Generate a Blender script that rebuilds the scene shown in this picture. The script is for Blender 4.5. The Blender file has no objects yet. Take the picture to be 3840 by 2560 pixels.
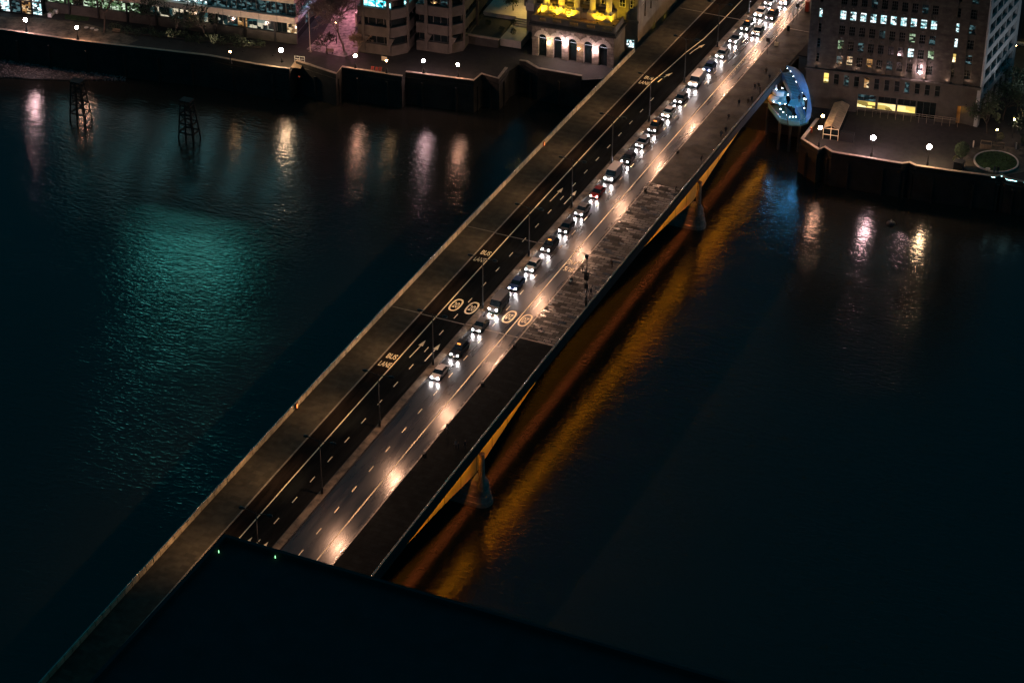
import bpy, bmesh, math, random
from mathutils import Vector, Matrix
R = math.radians
rnd = random.Random(7)
sc = bpy.context.scene
col = sc.collection

# ------------------------------------------------------------------ camera
W_, H_, FP = 3840.0, 2560.0, 8974.9
CX, CY, CZ = 149.27, -351.55, 219.58
YAW, PITCH, ROLL = 0.421296, 0.566583, 0.0042682
fw = Vector((-math.sin(YAW)*math.cos(PITCH), math.cos(YAW)*math.cos(PITCH), -math.sin(PITCH)))
rt0 = Vector((math.cos(YAW), math.sin(YAW), 0)); up0 = rt0.cross(fw)
rt = math.cos(ROLL)*rt0 + math.sin(ROLL)*up0
up = -math.sin(ROLL)*rt0 + math.cos(ROLL)*up0
cam_d = bpy.data.cameras.new('camera'); cam = bpy.data.objects.new('camera', cam_d); col.objects.link(cam)
cam.matrix_world = Matrix(((rt.x, up.x, -fw.x, CX), (rt.y, up.y, -fw.y, CY), (rt.z, up.z, -fw.z, CZ), (0, 0, 0, 1)))
cam_d.sensor_width = 36.0; cam_d.lens = FP/W_*36.0
cam_d.clip_start = 1.0; cam_d.clip_end = 5000.0
sc.camera = cam

# ------------------------------------------------------------------ night sky, added faint fill sun, exposure
world = bpy.data.worlds.new('World'); sc.world = world; world.use_nodes = True
nt = world.node_tree; nt.nodes.clear()
wo = nt.nodes.new('ShaderNodeOutputWorld'); bg = nt.nodes.new('ShaderNodeBackground')
bg2 = nt.nodes.new('ShaderNodeBackground'); add = nt.nodes.new('ShaderNodeAddShader')
sky = nt.nodes.new('ShaderNodeTexSky'); sky.sky_type = 'NISHITA'; sky.sun_disc = False
sky.sun_elevation = R(-6); sky.sun_rotation = R(200)
bg.inputs['Strength'].default_value = 0.0015
bg2.inputs['Color'].default_value = (0.0, 0.45, 0.72, 1); bg2.inputs['Strength'].default_value = 0.115
nt.links.new(sky.outputs[0], bg.inputs['Color'])
nt.links.new(bg.outputs[0], add.inputs[0]); nt.links.new(bg2.outputs[0], add.inputs[1]); nt.links.new(add.outputs[0], wo.inputs['Surface'])
fill_light = bpy.data.lights.new('fill_sun', 'SUN'); fill_light.energy = 0.015; fill_light.angle = R(5); fill_light.color = (0.6, 0.8, 1.0)  # weak blue sun lamp added to bring out the building fronts
mo = bpy.data.objects.new('fill_sun', fill_light); col.objects.link(mo); mo.rotation_euler = (R(50), 0, R(160))
sc.view_settings.view_transform = 'Standard'; sc.view_settings.look = 'None'
sc.view_settings.exposure = 0.0; sc.view_settings.gamma = 1.0

# ------------------------------------------------------------------ geometry helpers
WATER = -13.0; BANK = -6.5
def zd(Y): return -1.0987e-4*(Y+20.3)**2          # the deck's gentle camber
def ray(px, py): return fw + rt*((px-1920)/FP) - up*((py-1280)/FP)
CAM = Vector((CX, CY, CZ))
def at(px, py, z):                                # pixel of the photograph -> point on the level plane z
    d = ray(px, py); return CAM + d*((z-CZ)/d.z)
def atd(px, py, h=0):                             # same, on the cambered deck
    z = 0
    for _ in range(12):
        p = at(px, py, z+h); z = zd(p.y)
    return p
class Frame:                                      # a building's own axes: x along its front, y inwards, z up
    def __init__(s, o, ang): s.o = Vector(o); s.a = ang; s.x = Vector((math.cos(ang), math.sin(ang), 0)); s.y = Vector((-math.sin(ang), math.cos(ang), 0))
    def loc(s, p): q = Vector(p)-s.o; return Vector((q.dot(s.x), q.dot(s.y), q.z))
    def w(s, x, y, z): return s.o + s.x*x + s.y*y + Vector((0, 0, z))
    def front(s, px, py, y=0):                    # pixel -> local point on the plane local y
        d = ray(px, py); t = (y - (CAM-s.o).dot(s.y))/d.dot(s.y); return s.loc(CAM+d*t)
    def side(s, px, py, x=0):
        d = ray(px, py); t = (x - (CAM-s.o).dot(s.x))/d.dot(s.x); return s.loc(CAM+d*t)
def ang(a, b): return math.atan2(b.y-a.y, b.x-a.x)

class MB:
    def __init__(s): s.v = []; s.f = []; s.m = []
    def add(s, vs, fs, m=0):
        n = len(s.v); s.v += [tuple(v) for v in vs]
        for f in fs: s.f.append(tuple(i+n for i in f)); s.m.append(m)
        return s
    def box(s, x0, x1, y0, y1, z0, z1, m=0):
        return s.add([(x0,y0,z0),(x1,y0,z0),(x1,y1,z0),(x0,y1,z0),(x0,y0,z1),(x1,y0,z1),(x1,y1,z1),(x0,y1,z1)],
                     [(0,3,2,1),(4,5,6,7),(0,1,5,4),(1,2,6,5),(2,3,7,6),(3,0,4,7)], m)
    def prism(s, pts, z0, z1, m=0):
        n = len(pts); A = sum(pts[i][0]*pts[(i+1)%n][1]-pts[(i+1)%n][0]*pts[i][1] for i in range(n))
        if A < 0: pts = pts[::-1]
        vs = [(p[0], p[1], z0) for p in pts]+[(p[0], p[1], z1) for p in pts]
        fs = [tuple(range(n-1, -1, -1)), tuple(range(n, 2*n))]+[(i, (i+1) % n, (i+1) % n+n, i+n) for i in range(n)]
        return s.add(vs, fs, m)
    def tube(s, pts, rs, seg=8, m=0, cap=True):
        pts = [Vector(p) for p in pts]
        if not hasattr(rs, '__len__'): rs = [rs]*len(pts)
        n0 = len(s.v); prev = None
        for i, p in enumerate(pts):
            d = (pts[min(i+1, len(pts)-1)]-pts[max(i-1, 0)])
            if d.length < 1e-9: d = Vector((0, 0, 1))
            d.normalize()
            if prev is None: a = d.orthogonal().normalized()
            else:
                a = prev - d*prev.dot(d)
                a = a.normalized() if a.length > 1e-6 else d.orthogonal().normalized()
            prev = a; b = d.cross(a)
            for k in range(seg):
                t = 2*math.pi*k/seg; s.v.append(tuple(p+(a*math.cos(t)+b*math.sin(t))*rs[i]))
        for i in range(len(pts)-1):
            for k in range(seg):
                s.f.append((n0+i*seg+k, n0+i*seg+(k+1) % seg, n0+(i+1)*seg+(k+1) % seg, n0+(i+1)*seg+k)); s.m.append(m)
        if cap:
            s.f.append(tuple(n0+k for k in range(seg-1, -1, -1))); s.m.append(m)
            s.f.append(tuple(n0+(len(pts)-1)*seg+k for k in range(seg))); s.m.append(m)
        return s
    def lathe(s, prof, c=(0, 0, 0), seg=16, m=0):           # prof: (radius, z)
        return s.tube_like([(c[0], c[1], c[2]+z) for r, z in prof], [r for r, z in prof], seg, m)
    def tube_like(s, cs, rs, seg, m):
        n0 = len(s.v)
        for c, r in zip(cs, rs):
            for k in range(seg):
                t = 2*math.pi*k/seg; s.v.append((c[0]+r*math.cos(t), c[1]+r*math.sin(t), c[2]))
        for i in range(len(cs)-1):
            for k in range(seg):
                s.f.append((n0+i*seg+k, n0+i*seg+(k+1) % seg, n0+(i+1)*seg+(k+1) % seg, n0+(i+1)*seg+k)); s.m.append(m)
        s.f.append(tuple(n0+k for k in range(seg-1, -1, -1))); s.m.append(m)
        s.f.append(tuple(n0+(len(cs)-1)*seg+k for k in range(seg))); s.m.append(m)
        return s
    def ball(s, c, r, seg=12, rings=7, m=0, sz=1.0):
        return s.lathe([(max(r*math.sin(math.pi*i/rings), 1e-3), -r*sz*math.cos(math.pi*i/rings)) for i in range(rings+1)], c, seg, m)
    def build(s, name, mats, parent=None, smooth=False, loc=None, bevel=0):
        me = bpy.data.meshes.new(name); me.from_pydata(s.v, [], s.f); me.update()
        if not isinstance(mats, (list, tuple)): mats = [mats]
        for mt in mats: me.materials.append(mt)
        me.polygons.foreach_set('material_index', s.m)
        if smooth: me.polygons.foreach_set('use_smooth', [True]*len(s.f))
        o = bpy.data.objects.new(name, me); col.objects.link(o)
        if parent: o.parent = parent
        if loc: o.location = loc
        if bevel:
            bm = bmesh.new(); bm.from_mesh(me); bmesh.ops.bevel(bm, geom=list(bm.edges), offset=bevel, segments=2, affect='EDGES'); bm.to_mesh(me); bm.free()
        return o
def tag(o, label=None, cat=None, group=None, kind=None):
    if label: o['label'] = label
    if cat: o['category'] = cat
    if group: o['group'] = group
    if kind: o['kind'] = kind
    return o
def empty(name, loc, label=None, cat=None, group=None, rz=0, kind=None):
    o = bpy.data.objects.new(name, None); col.objects.link(o); o.location = loc; o.rotation_euler = (0, 0, rz); o.empty_display_size = .5
    return tag(o, label, cat, group, kind)
def copy_tree(o, parent=None):
    c = o.copy(); col.objects.link(c)
    if parent: c.parent = parent
    for ch in [x for x in bpy.data.objects if x.parent == o]: copy_tree(ch, c)
    return c
KIDS = {}
def fast_copy(o, kids):                                   # kids: list of (child, [grandchildren])
    c = o.copy(); col.objects.link(c)
    for ch, gs in kids:
        d = ch.copy(); col.objects.link(d); d.parent = c
        for g in gs:
            e = g.copy(); col.objects.link(e); e.parent = d
    return c
def kidtree(o):
    ch = [x for x in bpy.data.objects if x.parent == o]
    return [(c, [g for g in bpy.data.objects if g.parent == c]) for c in ch]

# ------------------------------------------------------------------ materials
def mat(name, c, rough=.7, metal=0, var=0, vs=2.0, bump=0, bs=20.0, spec=.5, rvar=0, c2=None, coord='Object', stretch=None):
    m = bpy.data.materials.new(name); m.use_nodes = True; t = m.node_tree; b = t.nodes['Principled BSDF']
    b.inputs['Base Color'].default_value = (*c, 1); b.inputs['Roughness'].default_value = rough; b.inputs['Metallic'].default_value = metal
    b.inputs['Specular IOR Level'].default_value = spec
    tc = t.nodes.new('ShaderNodeTexCoord')
    if stretch:                                           # wear that runs along the traffic
        smp = t.nodes.new('ShaderNodeMapping'); smp.inputs['Scale'].default_value = stretch; t.links.new(tc.outputs[coord], smp.inputs[0]); vec = smp.outputs[0]
    else: vec = tc.outputs[coord]
    if var or c2:
        n = t.nodes.new('ShaderNodeTexNoise'); n.inputs['Scale'].default_value = vs; n.inputs['Detail'].default_value = 6; n.inputs['Roughness'].default_value = .65
        r = t.nodes.new('ShaderNodeValToRGB'); e = r.color_ramp.elements
        lo = c2 if c2 else tuple(x*(1-var) for x in c); hi = tuple(min(1, x*(1+var*.6)) for x in c)
        e[0].position = .35; e[0].color = (*lo, 1); e[1].position = .68; e[1].color = (*hi, 1)
        t.links.new(vec, n.inputs['Vector']); t.links.new(n.outputs['Fac'], r.inputs[0]); t.links.new(r.outputs[0], b.inputs['Base Color'])
        if rvar:
            mr = t.nodes.new('ShaderNodeMapRange'); mr.inputs[1].default_value = .35; mr.inputs[2].default_value = .65
            mr.inputs[3].default_value = max(0, rough-rvar); mr.inputs[4].default_value = min(1, rough+rvar)
            n3 = t.nodes.new('ShaderNodeTexNoise'); n3.inputs['Scale'].default_value = vs*.6; n3.inputs['Detail'].default_value = 4
            t.links.new(vec, n3.inputs['Vector']); t.links.new(n3.outputs['Fac'], mr.inputs[0]); t.links.new(mr.outputs[0], b.inputs['Roughness'])
    if bump:
        n2 = t.nodes.new('ShaderNodeTexNoise'); n2.inputs['Scale'].default_value = bs; n2.inputs['Detail'].default_value = 5
        bp = t.nodes.new('ShaderNodeBump'); bp.inputs['Strength'].default_value = bump; bp.inputs['Distance'].default_value = .05
        t.links.new(tc.outputs[coord], n2.inputs['Vector']); t.links.new(n2.outputs['Fac'], bp.inputs['Height']); t.links.new(bp.outputs[0], b.inputs['Normal'])
    return m
def emi(name, c, s):
    m = bpy.data.materials.new(name); m.use_nodes = True; t = m.node_tree; b = t.nodes['Principled BSDF']
    b.inputs['Base Color'].default_value = (.02, .02, .02, 1)
    b.inputs['Emission Color'].default_value = (*c, 1); b.inputs['Emission Strength'].default_value = s
    return m
def room(name, c1, c2, s, scale=1.2, thr=.45, seed=0):   # a lit room behind glass: blocks of bright and dark fittings
    m = bpy.data.materials.new(name); m.use_nodes = True; t = m.node_tree; b = t.nodes['Principled BSDF']
    b.inputs['Base Color'].default_value = (.01, .015, .02, 1); b.inputs['Roughness'].default_value = .1
    tc = t.nodes.new('ShaderNodeTexCoord'); mp = t.nodes.new('ShaderNodeMapping'); mp.inputs['Scale'].default_value = (scale, scale, scale*1.7); mp.inputs['Location'].default_value = (seed*3.1, seed*1.7, seed*.9)
    v = t.nodes.new('ShaderNodeTexVoronoi'); v.distance = 'CHEBYCHEV'; v.inputs['Scale'].default_value = 1.0
    sp = t.nodes.new('ShaderNodeSeparateColor'); r = t.nodes.new('ShaderNodeValToRGB'); e = r.color_ramp.elements
    e[0].position = thr-.2; e[0].color = (c2[0]*.03, c2[1]*.03, c2[2]*.03, 1); e[1].position = .98; e[1].color = (*c1, 1)
    k = r.color_ramp.elements.new(thr+.1); k.color = (*c2, 1)
    t.links.new(tc.outputs['Object'], mp.inputs['Vector']); t.links.new(mp.outputs[0], v.inputs['Vector']); t.links.new(v.outputs['Color'], sp.inputs[0])
    t.links.new(sp.outputs[0], r.inputs[0]); t.links.new(r.outputs[0], b.inputs['Emission Color']); b.inputs['Emission Strength'].default_value = s
    return m
def brickmat(name, c, mortar, w, h, rough=.5, rvar=.2, coord='Object', bump=.3, rot=(0, 0, 0), spec=.5, mort=.018, lo=.35, brvar=False):
    m = bpy.data.materials.new(name); m.use_nodes = True; t = m.node_tree; b = t.nodes['Principled BSDF']
    tc = t.nodes.new('ShaderNodeTexCoord'); mp = t.nodes.new('ShaderNodeMapping'); mp.inputs['Rotation'].default_value = rot
    br = t.nodes.new('ShaderNodeTexBrick'); br.inputs['Scale'].default_value = 1; br.inputs['Brick Width'].default_value = w; br.inputs['Row Height'].default_value = h
    br.inputs['Mortar Size'].default_value = mort; br.inputs['Color1'].default_value = (*c, 1); br.inputs['Color2'].default_value = (*[x*.6 for x in c], 1); br.inputs['Mortar'].default_value = (*mortar, 1)
    n = t.nodes.new('ShaderNodeTexNoise'); n.inputs['Scale'].default_value = .9; n.inputs['Detail'].default_value = 8
    mx = t.nodes.new('ShaderNodeMix'); mx.data_type = 'RGBA'; mx.blend_type = 'MULTIPLY'; mx.inputs[0].default_value = .8
    rr = t.nodes.new('ShaderNodeValToRGB'); rr.color_ramp.elements[0].position = .35; rr.color_ramp.elements[0].color = (lo, lo, lo, 1); rr.color_ramp.elements[1].position = .65; rr.color_ramp.elements[1].color = (1, 1, 1, 1)
    t.links.new(tc.outputs[coord], mp.inputs[0]); t.links.new(mp.outputs[0], br.inputs['Vector']); t.links.new(tc.outputs[coord], n.inputs['Vector'])
    t.links.new(n.outputs['Fac'], rr.inputs[0]); t.links.new(br.outputs['Color'], mx.inputs['A']); t.links.new(rr.outputs[0], mx.inputs['B']); t.links.new(mx.outputs['Result'], b.inputs['Base Color'])
    mr = t.nodes.new('ShaderNodeMapRange'); mr.inputs[3].default_value = rough-rvar; mr.inputs[4].default_value = rough+rvar; mr.inputs[1].default_value = .3; mr.inputs[2].default_value = .7
    n4 = t.nodes.new('ShaderNodeTexNoise'); n4.inputs['Scale'].default_value = .5; n4.inputs['Detail'].default_value = 5
    t.links.new(tc.outputs[coord], n4.inputs['Vector']); t.links.new(n4.outputs['Fac'], mr.inputs[0]); t.links.new(mr.outputs[0], b.inputs['Roughness'])
    b.inputs['Specular IOR Level'].default_value = spec
    if brvar:                                             # some slabs lie flatter and wetter than others
        br.inputs['Color2'].default_value = (*[x*.3 for x in c], 1)
        b2 = t.nodes.new('ShaderNodeTexBrick'); b2.inputs['Scale'].default_value = 1; b2.inputs['Brick Width'].default_value = w; b2.inputs['Row Height'].default_value = h; b2.inputs['Mortar Size'].default_value = mort
        b2.inputs['Color1'].default_value = (0, 0, 0, 1); b2.inputs['Color2'].default_value = (1, 1, 1, 1); b2.inputs['Mortar'].default_value = (1, 1, 1, 1)
        sc2 = t.nodes.new('ShaderNodeSeparateColor'); ma = t.nodes.new('ShaderNodeMath'); ma.operation = 'MULTIPLY_ADD'; ma.inputs[1].default_value = .45; ma.inputs[2].default_value = -.30
        ad = t.nodes.new('ShaderNodeMath'); ad.operation = 'ADD'; ad.use_clamp = True
        t.links.new(mp.outputs[0], b2.inputs['Vector']); t.links.new(b2.outputs['Color'], sc2.inputs[0]); t.links.new(sc2.outputs[0], ma.inputs[0]); t.links.new(ma.outputs[0], ad.inputs[0]); t.links.new(mr.outputs[0], ad.inputs[1]); t.links.new(ad.outputs[0], b.inputs['Roughness'])
        ms = t.nodes.new('ShaderNodeMath'); ms.operation = 'MULTIPLY_ADD'; ms.inputs[1].default_value = -.85; ms.inputs[2].default_value = .97
        t.links.new(sc2.outputs[0], ms.inputs[0]); t.links.new(ms.outputs[0], b.inputs['Specular IOR Level'])
    bp = t.nodes.new('ShaderNodeBump'); bp.inputs['Strength'].default_value = bump; bp.inputs['Distance'].default_value = .03
    t.links.new(br.outputs['Color'], bp.inputs['Height']); t.links.new(bp.outputs[0], b.inputs['Normal'])
    return m

M = dict(
    asphalt=mat('asphalt', (.014, .012, .012), .29, 0, .75, .8, .06, 9, rvar=.04, coord='Object', spec=.75, stretch=(1.5, .16, 1)),
    asphalt_west=mat('asphalt_west', (.007, .008, .008), .95, 0, .6, .8, .3, 30, spec=.06, stretch=(1.5, .16, 1)),
    bus_red=mat('bus_lane_tarmac', (.014, .010, .008), .95, 0, .6, .8, .3, 30, spec=.06, stretch=(1.5, .16, 1)),
    footway_west=brickmat('footway_slabs', (.064, .053, .036), (.04, .034, .025), 1.8, .9, .88, .08, bump=.1, spec=.3, lo=.55),
    footway_east=brickmat('wet_footway_slabs', (.017, .014, .008), (.003, .003, .002), 1.6, .8, .50, .06, bump=.5, spec=.5, mort=.07, lo=.5, brvar=True),
    footway_south=brickmat('dark_footway_slabs', (.0095, .0115, .0115), (.005, .005, .005), 1.8, .9, .9, .05, bump=.2, spec=.08, lo=.5, mort=.05),
    footway_north=mat('worn_footway', (.022, .018, .009), .6, 0, .75, .5, .5, 5, spec=.22, rvar=.1),
    kerb=mat('kerb_granite', (.26, .21, .16), .38, 0, .5, 1.5, .2, 20),
    median=mat('median_concrete', (.10, .08, .055), .85, 0, .75, .55, .3, 8),
    marking=mat('road_paint', (.85, .72, .46), .6, 0, .15, 1.2),
    joint=mat('joint_steel', (.20, .17, .14), .45, .3, .4, 2),
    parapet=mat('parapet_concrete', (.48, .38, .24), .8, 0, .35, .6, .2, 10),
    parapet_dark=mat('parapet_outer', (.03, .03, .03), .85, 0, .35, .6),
    rail=mat('handrail_steel', (.55, .50, .45), .25, 1, .2, 1),
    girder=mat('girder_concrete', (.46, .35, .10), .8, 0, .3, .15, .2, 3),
    pier=mat('pier_granite', (.26, .22, .19), .75, 0, .45, .8, .3, 6),
    pole=mat('black_steel', (.012, .014, .015), .5, .2),
    dark=mat('dark_metal', (.02, .022, .024), .5, .4),
    roof_dark=mat('dark_roofing', (.014, .016, .018), .9, 0, .3, .3),
    stone=mat('portland_stone', (.20, .165, .13), .85, 0, .35, .35, .2, 5),
    stone_dark=mat('sooty_stone', (.060, .055, .048), .85, 0, .4, .35, .2, 5),
    conc=mat('board_concrete', (.095, .082, .068), .9, 0, .3, .5, .3, 6),
    clad=mat('stone_cladding', (.55, .47, .40), .6, 0, .15, 1),
    clad_pale=mat('pale_cladding', (.30, .38, .42), .6, 0, .15, 1),
    glassdark=mat('dark_glass', (.006, .012, .014), .08, 0, spec=.6),
    frame=mat('window_frame', (.05, .05, .05), .5),
    frame_white=mat('white_window_frame', (.5, .5, .5), .5),
    walk=mat('riverside_paving', (.018, .017, .016), .85, 0, .45, .8, .2, 8),
    wall=mat('river_wall_stone', (.022, .02, .017), .9, 0, .5, .5, .4, 4),
    coping=mat('wall_coping', (.30, .24, .18), .75, 0, .3, 1),
    grass=mat('grass', (.035, .075, .02), 1, 0, .6, 1.5, .5, 30),
    bark=mat('bark', (.05, .04, .035), .95, 0, .3, 3),
    leaf=mat('dark_leaf', (.045, .07, .035), .8, 0, .6, 1.2),
    leaf_pale=mat('pale_leaf', (.11, .12, .06), .8, 0, .5, 1.2),
    rubble=mat('rubble', (.24, .20, .19), .55, 0, .6, 2, .6, 8),
    mud=mat('mud', (.035, .03, .028), .5, 0, .5, .6, .5, 4),
    timber=mat('wet_timber', (.006, .006, .006), .8, 0, .4, 2),
    wood=mat('bench_wood', (.24, .17, .11), .7, 0, .3, 3),
    teal_panel=mat('pale_teal_panel', (.16, .42, .50), .5, 0, .15, 1),
    steel_panel=mat('brushed_panel', (.08, .18, .32), .45, .2, .2, 1.5, .1, 10),
    step=mat('stair_tread', (.16, .36, .46), .6, 0, .2, 2),
    red=mat('red_paint', (.20, .025, .012), .5), cream=mat('cream_paint', (.6, .52, .35), .6), white=mat('white_paint', (.7, .7, .68), .5),
    tyre=mat('tyre', (.015, .015, .015), .8), rim=mat('wheel_rim', (.35, .35, .36), .35, .8),
    carglass=mat('car_glass', (.006, .008, .01), .06, 0, spec=.8),
    skin=mat('skin', (.35, .20, .14), .6), hair=mat('hair', (.02, .015, .01), .7),
    cloth_a=mat('dark_coat', (.015, .016, .022), .9), cloth_b=mat('brown_coat', (.05, .035, .02), .9), cloth_c=mat('grey_jacket', (.12, .12, .13), .9),
    globe=emi('lamp_globe', (1.0, .52, .34), 260), globe_y=emi('lamp_globe_yellow', (1.0, .66, .38), 300), globe_s=emi('lamp_globe_dim', (1.0, .55, .22), 110), globe_w=emi('lamp_globe_white', (1.0, .62, .64), 300),
    led=emi('headlamp_light', (1.0, .90, .88), 900), tail=mat('tail_lens', (.3, .01, .01), .3),
    spark=emi('stair_lamp', (.75, .92, 1.0), 25), strip=emi('wall_strip_light', (.45, .95, 1.0), 9), strip_w=emi('girder_strip_light', (1.0, .20, .03), 7), strip_d=emi('girder_strip_dim', (1.0, .2, .03), .8),
    amber=emi('amber_sign', (1.0, .30, .06), 2.5), green_led=emi('green_indicator', (.3, 1.0, .4), 3),
)

def point(name, loc, e, c, r=.15, parent=None):
    l = bpy.data.lights.new(name, 'POINT'); l.energy = e; l.color = c; l.shadow_soft_size = r
    o = bpy.data.objects.new(name, l); col.objects.link(o); o.location = loc
    if parent: o.parent = parent
    return o
def spot(name, loc, d, e, c, size=90, blend=.6, r=.15, parent=None):
    l = bpy.data.lights.new(name, 'SPOT'); l.energy = e; l.color = c; l.spot_size = R(size); l.spot_blend = blend; l.shadow_soft_size = r
    o = bpy.data.objects.new(name, l); col.objects.link(o); o.location = loc; o.rotation_euler = Vector(d).to_track_quat('-Z', 'Y').to_euler()
    if parent: o.parent = parent
    return o
def area(name, loc, d, e, c, sx, sy, spread=180, parent=None, xdir=None):
    l = bpy.data.lights.new(name, 'AREA'); l.shape = 'RECTANGLE'; l.size = sx; l.size_y = sy; l.energy = e; l.color = c; l.spread = R(spread)
    o = bpy.data.objects.new(name, l); col.objects.link(o)
    z = -Vector(d).normalized(); x = Vector(xdir) if xdir else z.orthogonal(); x = (x - z*x.dot(z)).normalized(); y = z.cross(x)
    o.matrix_world = Matrix(((x.x, y.x, z.x, loc[0]), (x.y, y.y, z.y, loc[1]), (x.z, y.z, z.z, loc[2]), (0, 0, 0, 1)))
    if parent: o.parent = parent
    return o
#@@SETTING
# ------------------------------------------------------------------ water, ground, foreshore
def water_mat():
    m = bpy.data.materials.new('river_water'); m.use_nodes = True; t = m.node_tree; b = t.nodes['Principled BSDF']
    b.inputs['Base Color'].default_value = (.022, .020, .016, 1); b.inputs['Roughness'].default_value = .13
    b.inputs['IOR'].default_value = 1.33; b.inputs['Specular IOR Level'].default_value = .66
    tc = t.nodes.new('ShaderNodeTexCoord')
    pn = t.nodes.new('ShaderNodeTexNoise'); pn.inputs['Scale'].default_value = .022; pn.inputs['Detail'].default_value = 4; pn.inputs['Distortion'].default_value = 1.2
    t.links.new(tc.outputs['Object'], pn.inputs['Vector'])
    def patch(st):                                        # slicks and ruffled patches
        mr = t.nodes.new('ShaderNodeMapRange'); mr.inputs[1].default_value = .4; mr.inputs[2].default_value = .62; mr.inputs[3].default_value = st*.55; mr.inputs[4].default_value = st
        t.links.new(pn.outputs['Fac'], mr.inputs[0]); return mr.outputs[0]
    def wave(sx, sy, rot, sc_, st, prev, det=3):
        mp = t.nodes.new('ShaderNodeMapping'); mp.inputs['Scale'].default_value = (sx, sy, 1); mp.inputs['Rotation'].default_value = (0, 0, R(rot))
        n = t.nodes.new('ShaderNodeTexNoise'); n.inputs['Scale'].default_value = sc_; n.inputs['Detail'].default_value = det; n.inputs['Distortion'].default_value = .4
        bp = t.nodes.new('ShaderNodeBump'); bp.inputs['Strength'].default_value = st; bp.inputs['Distance'].default_value = .12
        t.links.new(tc.outputs['Object'], mp.inputs[0]); t.links.new(mp.outputs[0], n.inputs['Vector']); t.links.new(n.outputs['Fac'], bp.inputs['Height'])
        if prev: t.links.new(prev.outputs[0], bp.inputs['Normal'])
        t.links.new(patch(st), bp.inputs['Strength'])
        return bp
    a = wave(1, 2.4, 12, .42, .62, None); c = wave(1, 1.9, -18, 1.0, .6, a, 5); d = wave(1, 1, 0, .07, .5, c, 2)
    t.links.new(d.outputs[0], b.inputs['Normal'])
    return m
M['water'] = water_mat()
tag(MB().add([(-1400, -1200, WATER), (1400, -1200, WATER), (1400, 1600, WATER), (-1400, 1600, WATER)], [(0, 1, 2, 3)]).build('water', M['water']), kind='structure')

# the front edge of the north bank (top of the river wall), traced along its coping
edgeL = [(0, 110), (240, 145), (400, 165), (780, 208), (960, 241), (1084, 259), (1109, 227), (1260, 277), (1282, 251), (1507, 286), (1521, 269), (1776, 302), (1807, 277), (1870, 294), (1903, 253), (1947, 226), (1972, 230), (2018, 257), (2180, 285)]
PT = BANK+1.05
EL = [at(x, y, PT) for x, y in edgeL]
EL = [Vector((-420, EL[0].y-55, 0))] + EL
edgeR = [(3062, 443), (3004, 519), (3068, 560), (3092, 551), (3121, 570), (3382, 613), (3411, 609), (3435, 621), (3574, 641), (3737, 662), (3757, 656), (3775, 668), (3840, 682)]
ER = [at(x, y, PT) for x, y in edgeR]
ER = ER + [Vector((420, ER[-1].y+70, 0))]
under = [Vector((-18, 77.5, 0)), Vector((20, 79.5, 0))]
inl = [Vector((24.0, 79.0, 0))]
bankpts = [(p.x, p.y) for p in EL+under+inl+ER] + [(420, 900), (-420, 900)]
tag(MB().prism(bankpts, WATER-3, BANK).build('ground', [M['walk']]), kind='structure')

def wall_run(name, pts, label, z0=BANK-.02, h=1.07, th=.45, face=True):
    w = empty(name, (pts[0].x, pts[0].y, z0), label, 'wall')
    o = Vector((pts[0].x, pts[0].y, z0)); a = MB(); c = MB(); f = MB()
    n = len(pts); ns = []
    for i in range(n):
        d = (pts[min(i+1, n-1)]-pts[max(i-1, 0)]); d.z = 0; d.normalize(); ns.append(Vector((-d.y, d.x, 0)))
    for i in range(n-1):
        p, q = pts[i], pts[i+1]; pn, qn = ns[i], ns[i+1]
        def quad(mb, off0, off1, za, zb):
            A = [p+pn*off0, q+qn*off0, q+qn*off1, p+pn*off1]
            v = [(k.x-o.x, k.y-o.y, za) for k in A]+[(k.x-o.x, k.y-o.y, zb) for k in A]
            mb.add(v, [(3, 2, 1, 0), (4, 5, 6, 7), (0, 1, 5, 4), (1, 2, 6, 5), (2, 3, 7, 6), (3, 0, 4, 7)])
        quad(a, 0, th, 0, h-.12); quad(c, -.1, th+.12, h-.12, h)
        if face:
            quad(f, -.25, -.004, WATER-3-z0, -.15)
            L = (q-p).length; k = max(1, int(L/6))
            for j in range(k):                                  # fender piles and weathered buttresses on the river face
                s = (j+.5)/k; c0 = p.lerp(q, s)-ns[i]*.45; f.box(c0.x-o.x-.22, c0.x-o.x+.22, c0.y-o.y-.22, c0.y-o.y+.22, WATER-3-z0, -.6-.5*rnd.random())
    a.build('wall_body', M['wall'], w); c.build('coping', M['coping'], w)
    if face: f.build('river_face', M['wall'], w)
    return w
P3 = lambda L: [Vector((p.x, p.y, 0)) for p in L]
wall_run('river_wall', P3(EL[:7]), 'long low stone river wall below the glass office building on the left bank')
wall_run('river_wall', P3(EL[7:11]), 'short stepped stone river wall in front of the bare tree by the pink lit alley')
wall_run('river_wall', P3(EL[11:16]), 'stone river wall in front of the two concrete office blocks')
wall_run('river_wall', P3(EL[16:]), 'angled promenade wall below the arched stone hall beside the bridge')
wall_run('river_wall', P3(ER[:-1]), 'right bank river wall with jogs and cyan strip lights at its far end')
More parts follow.
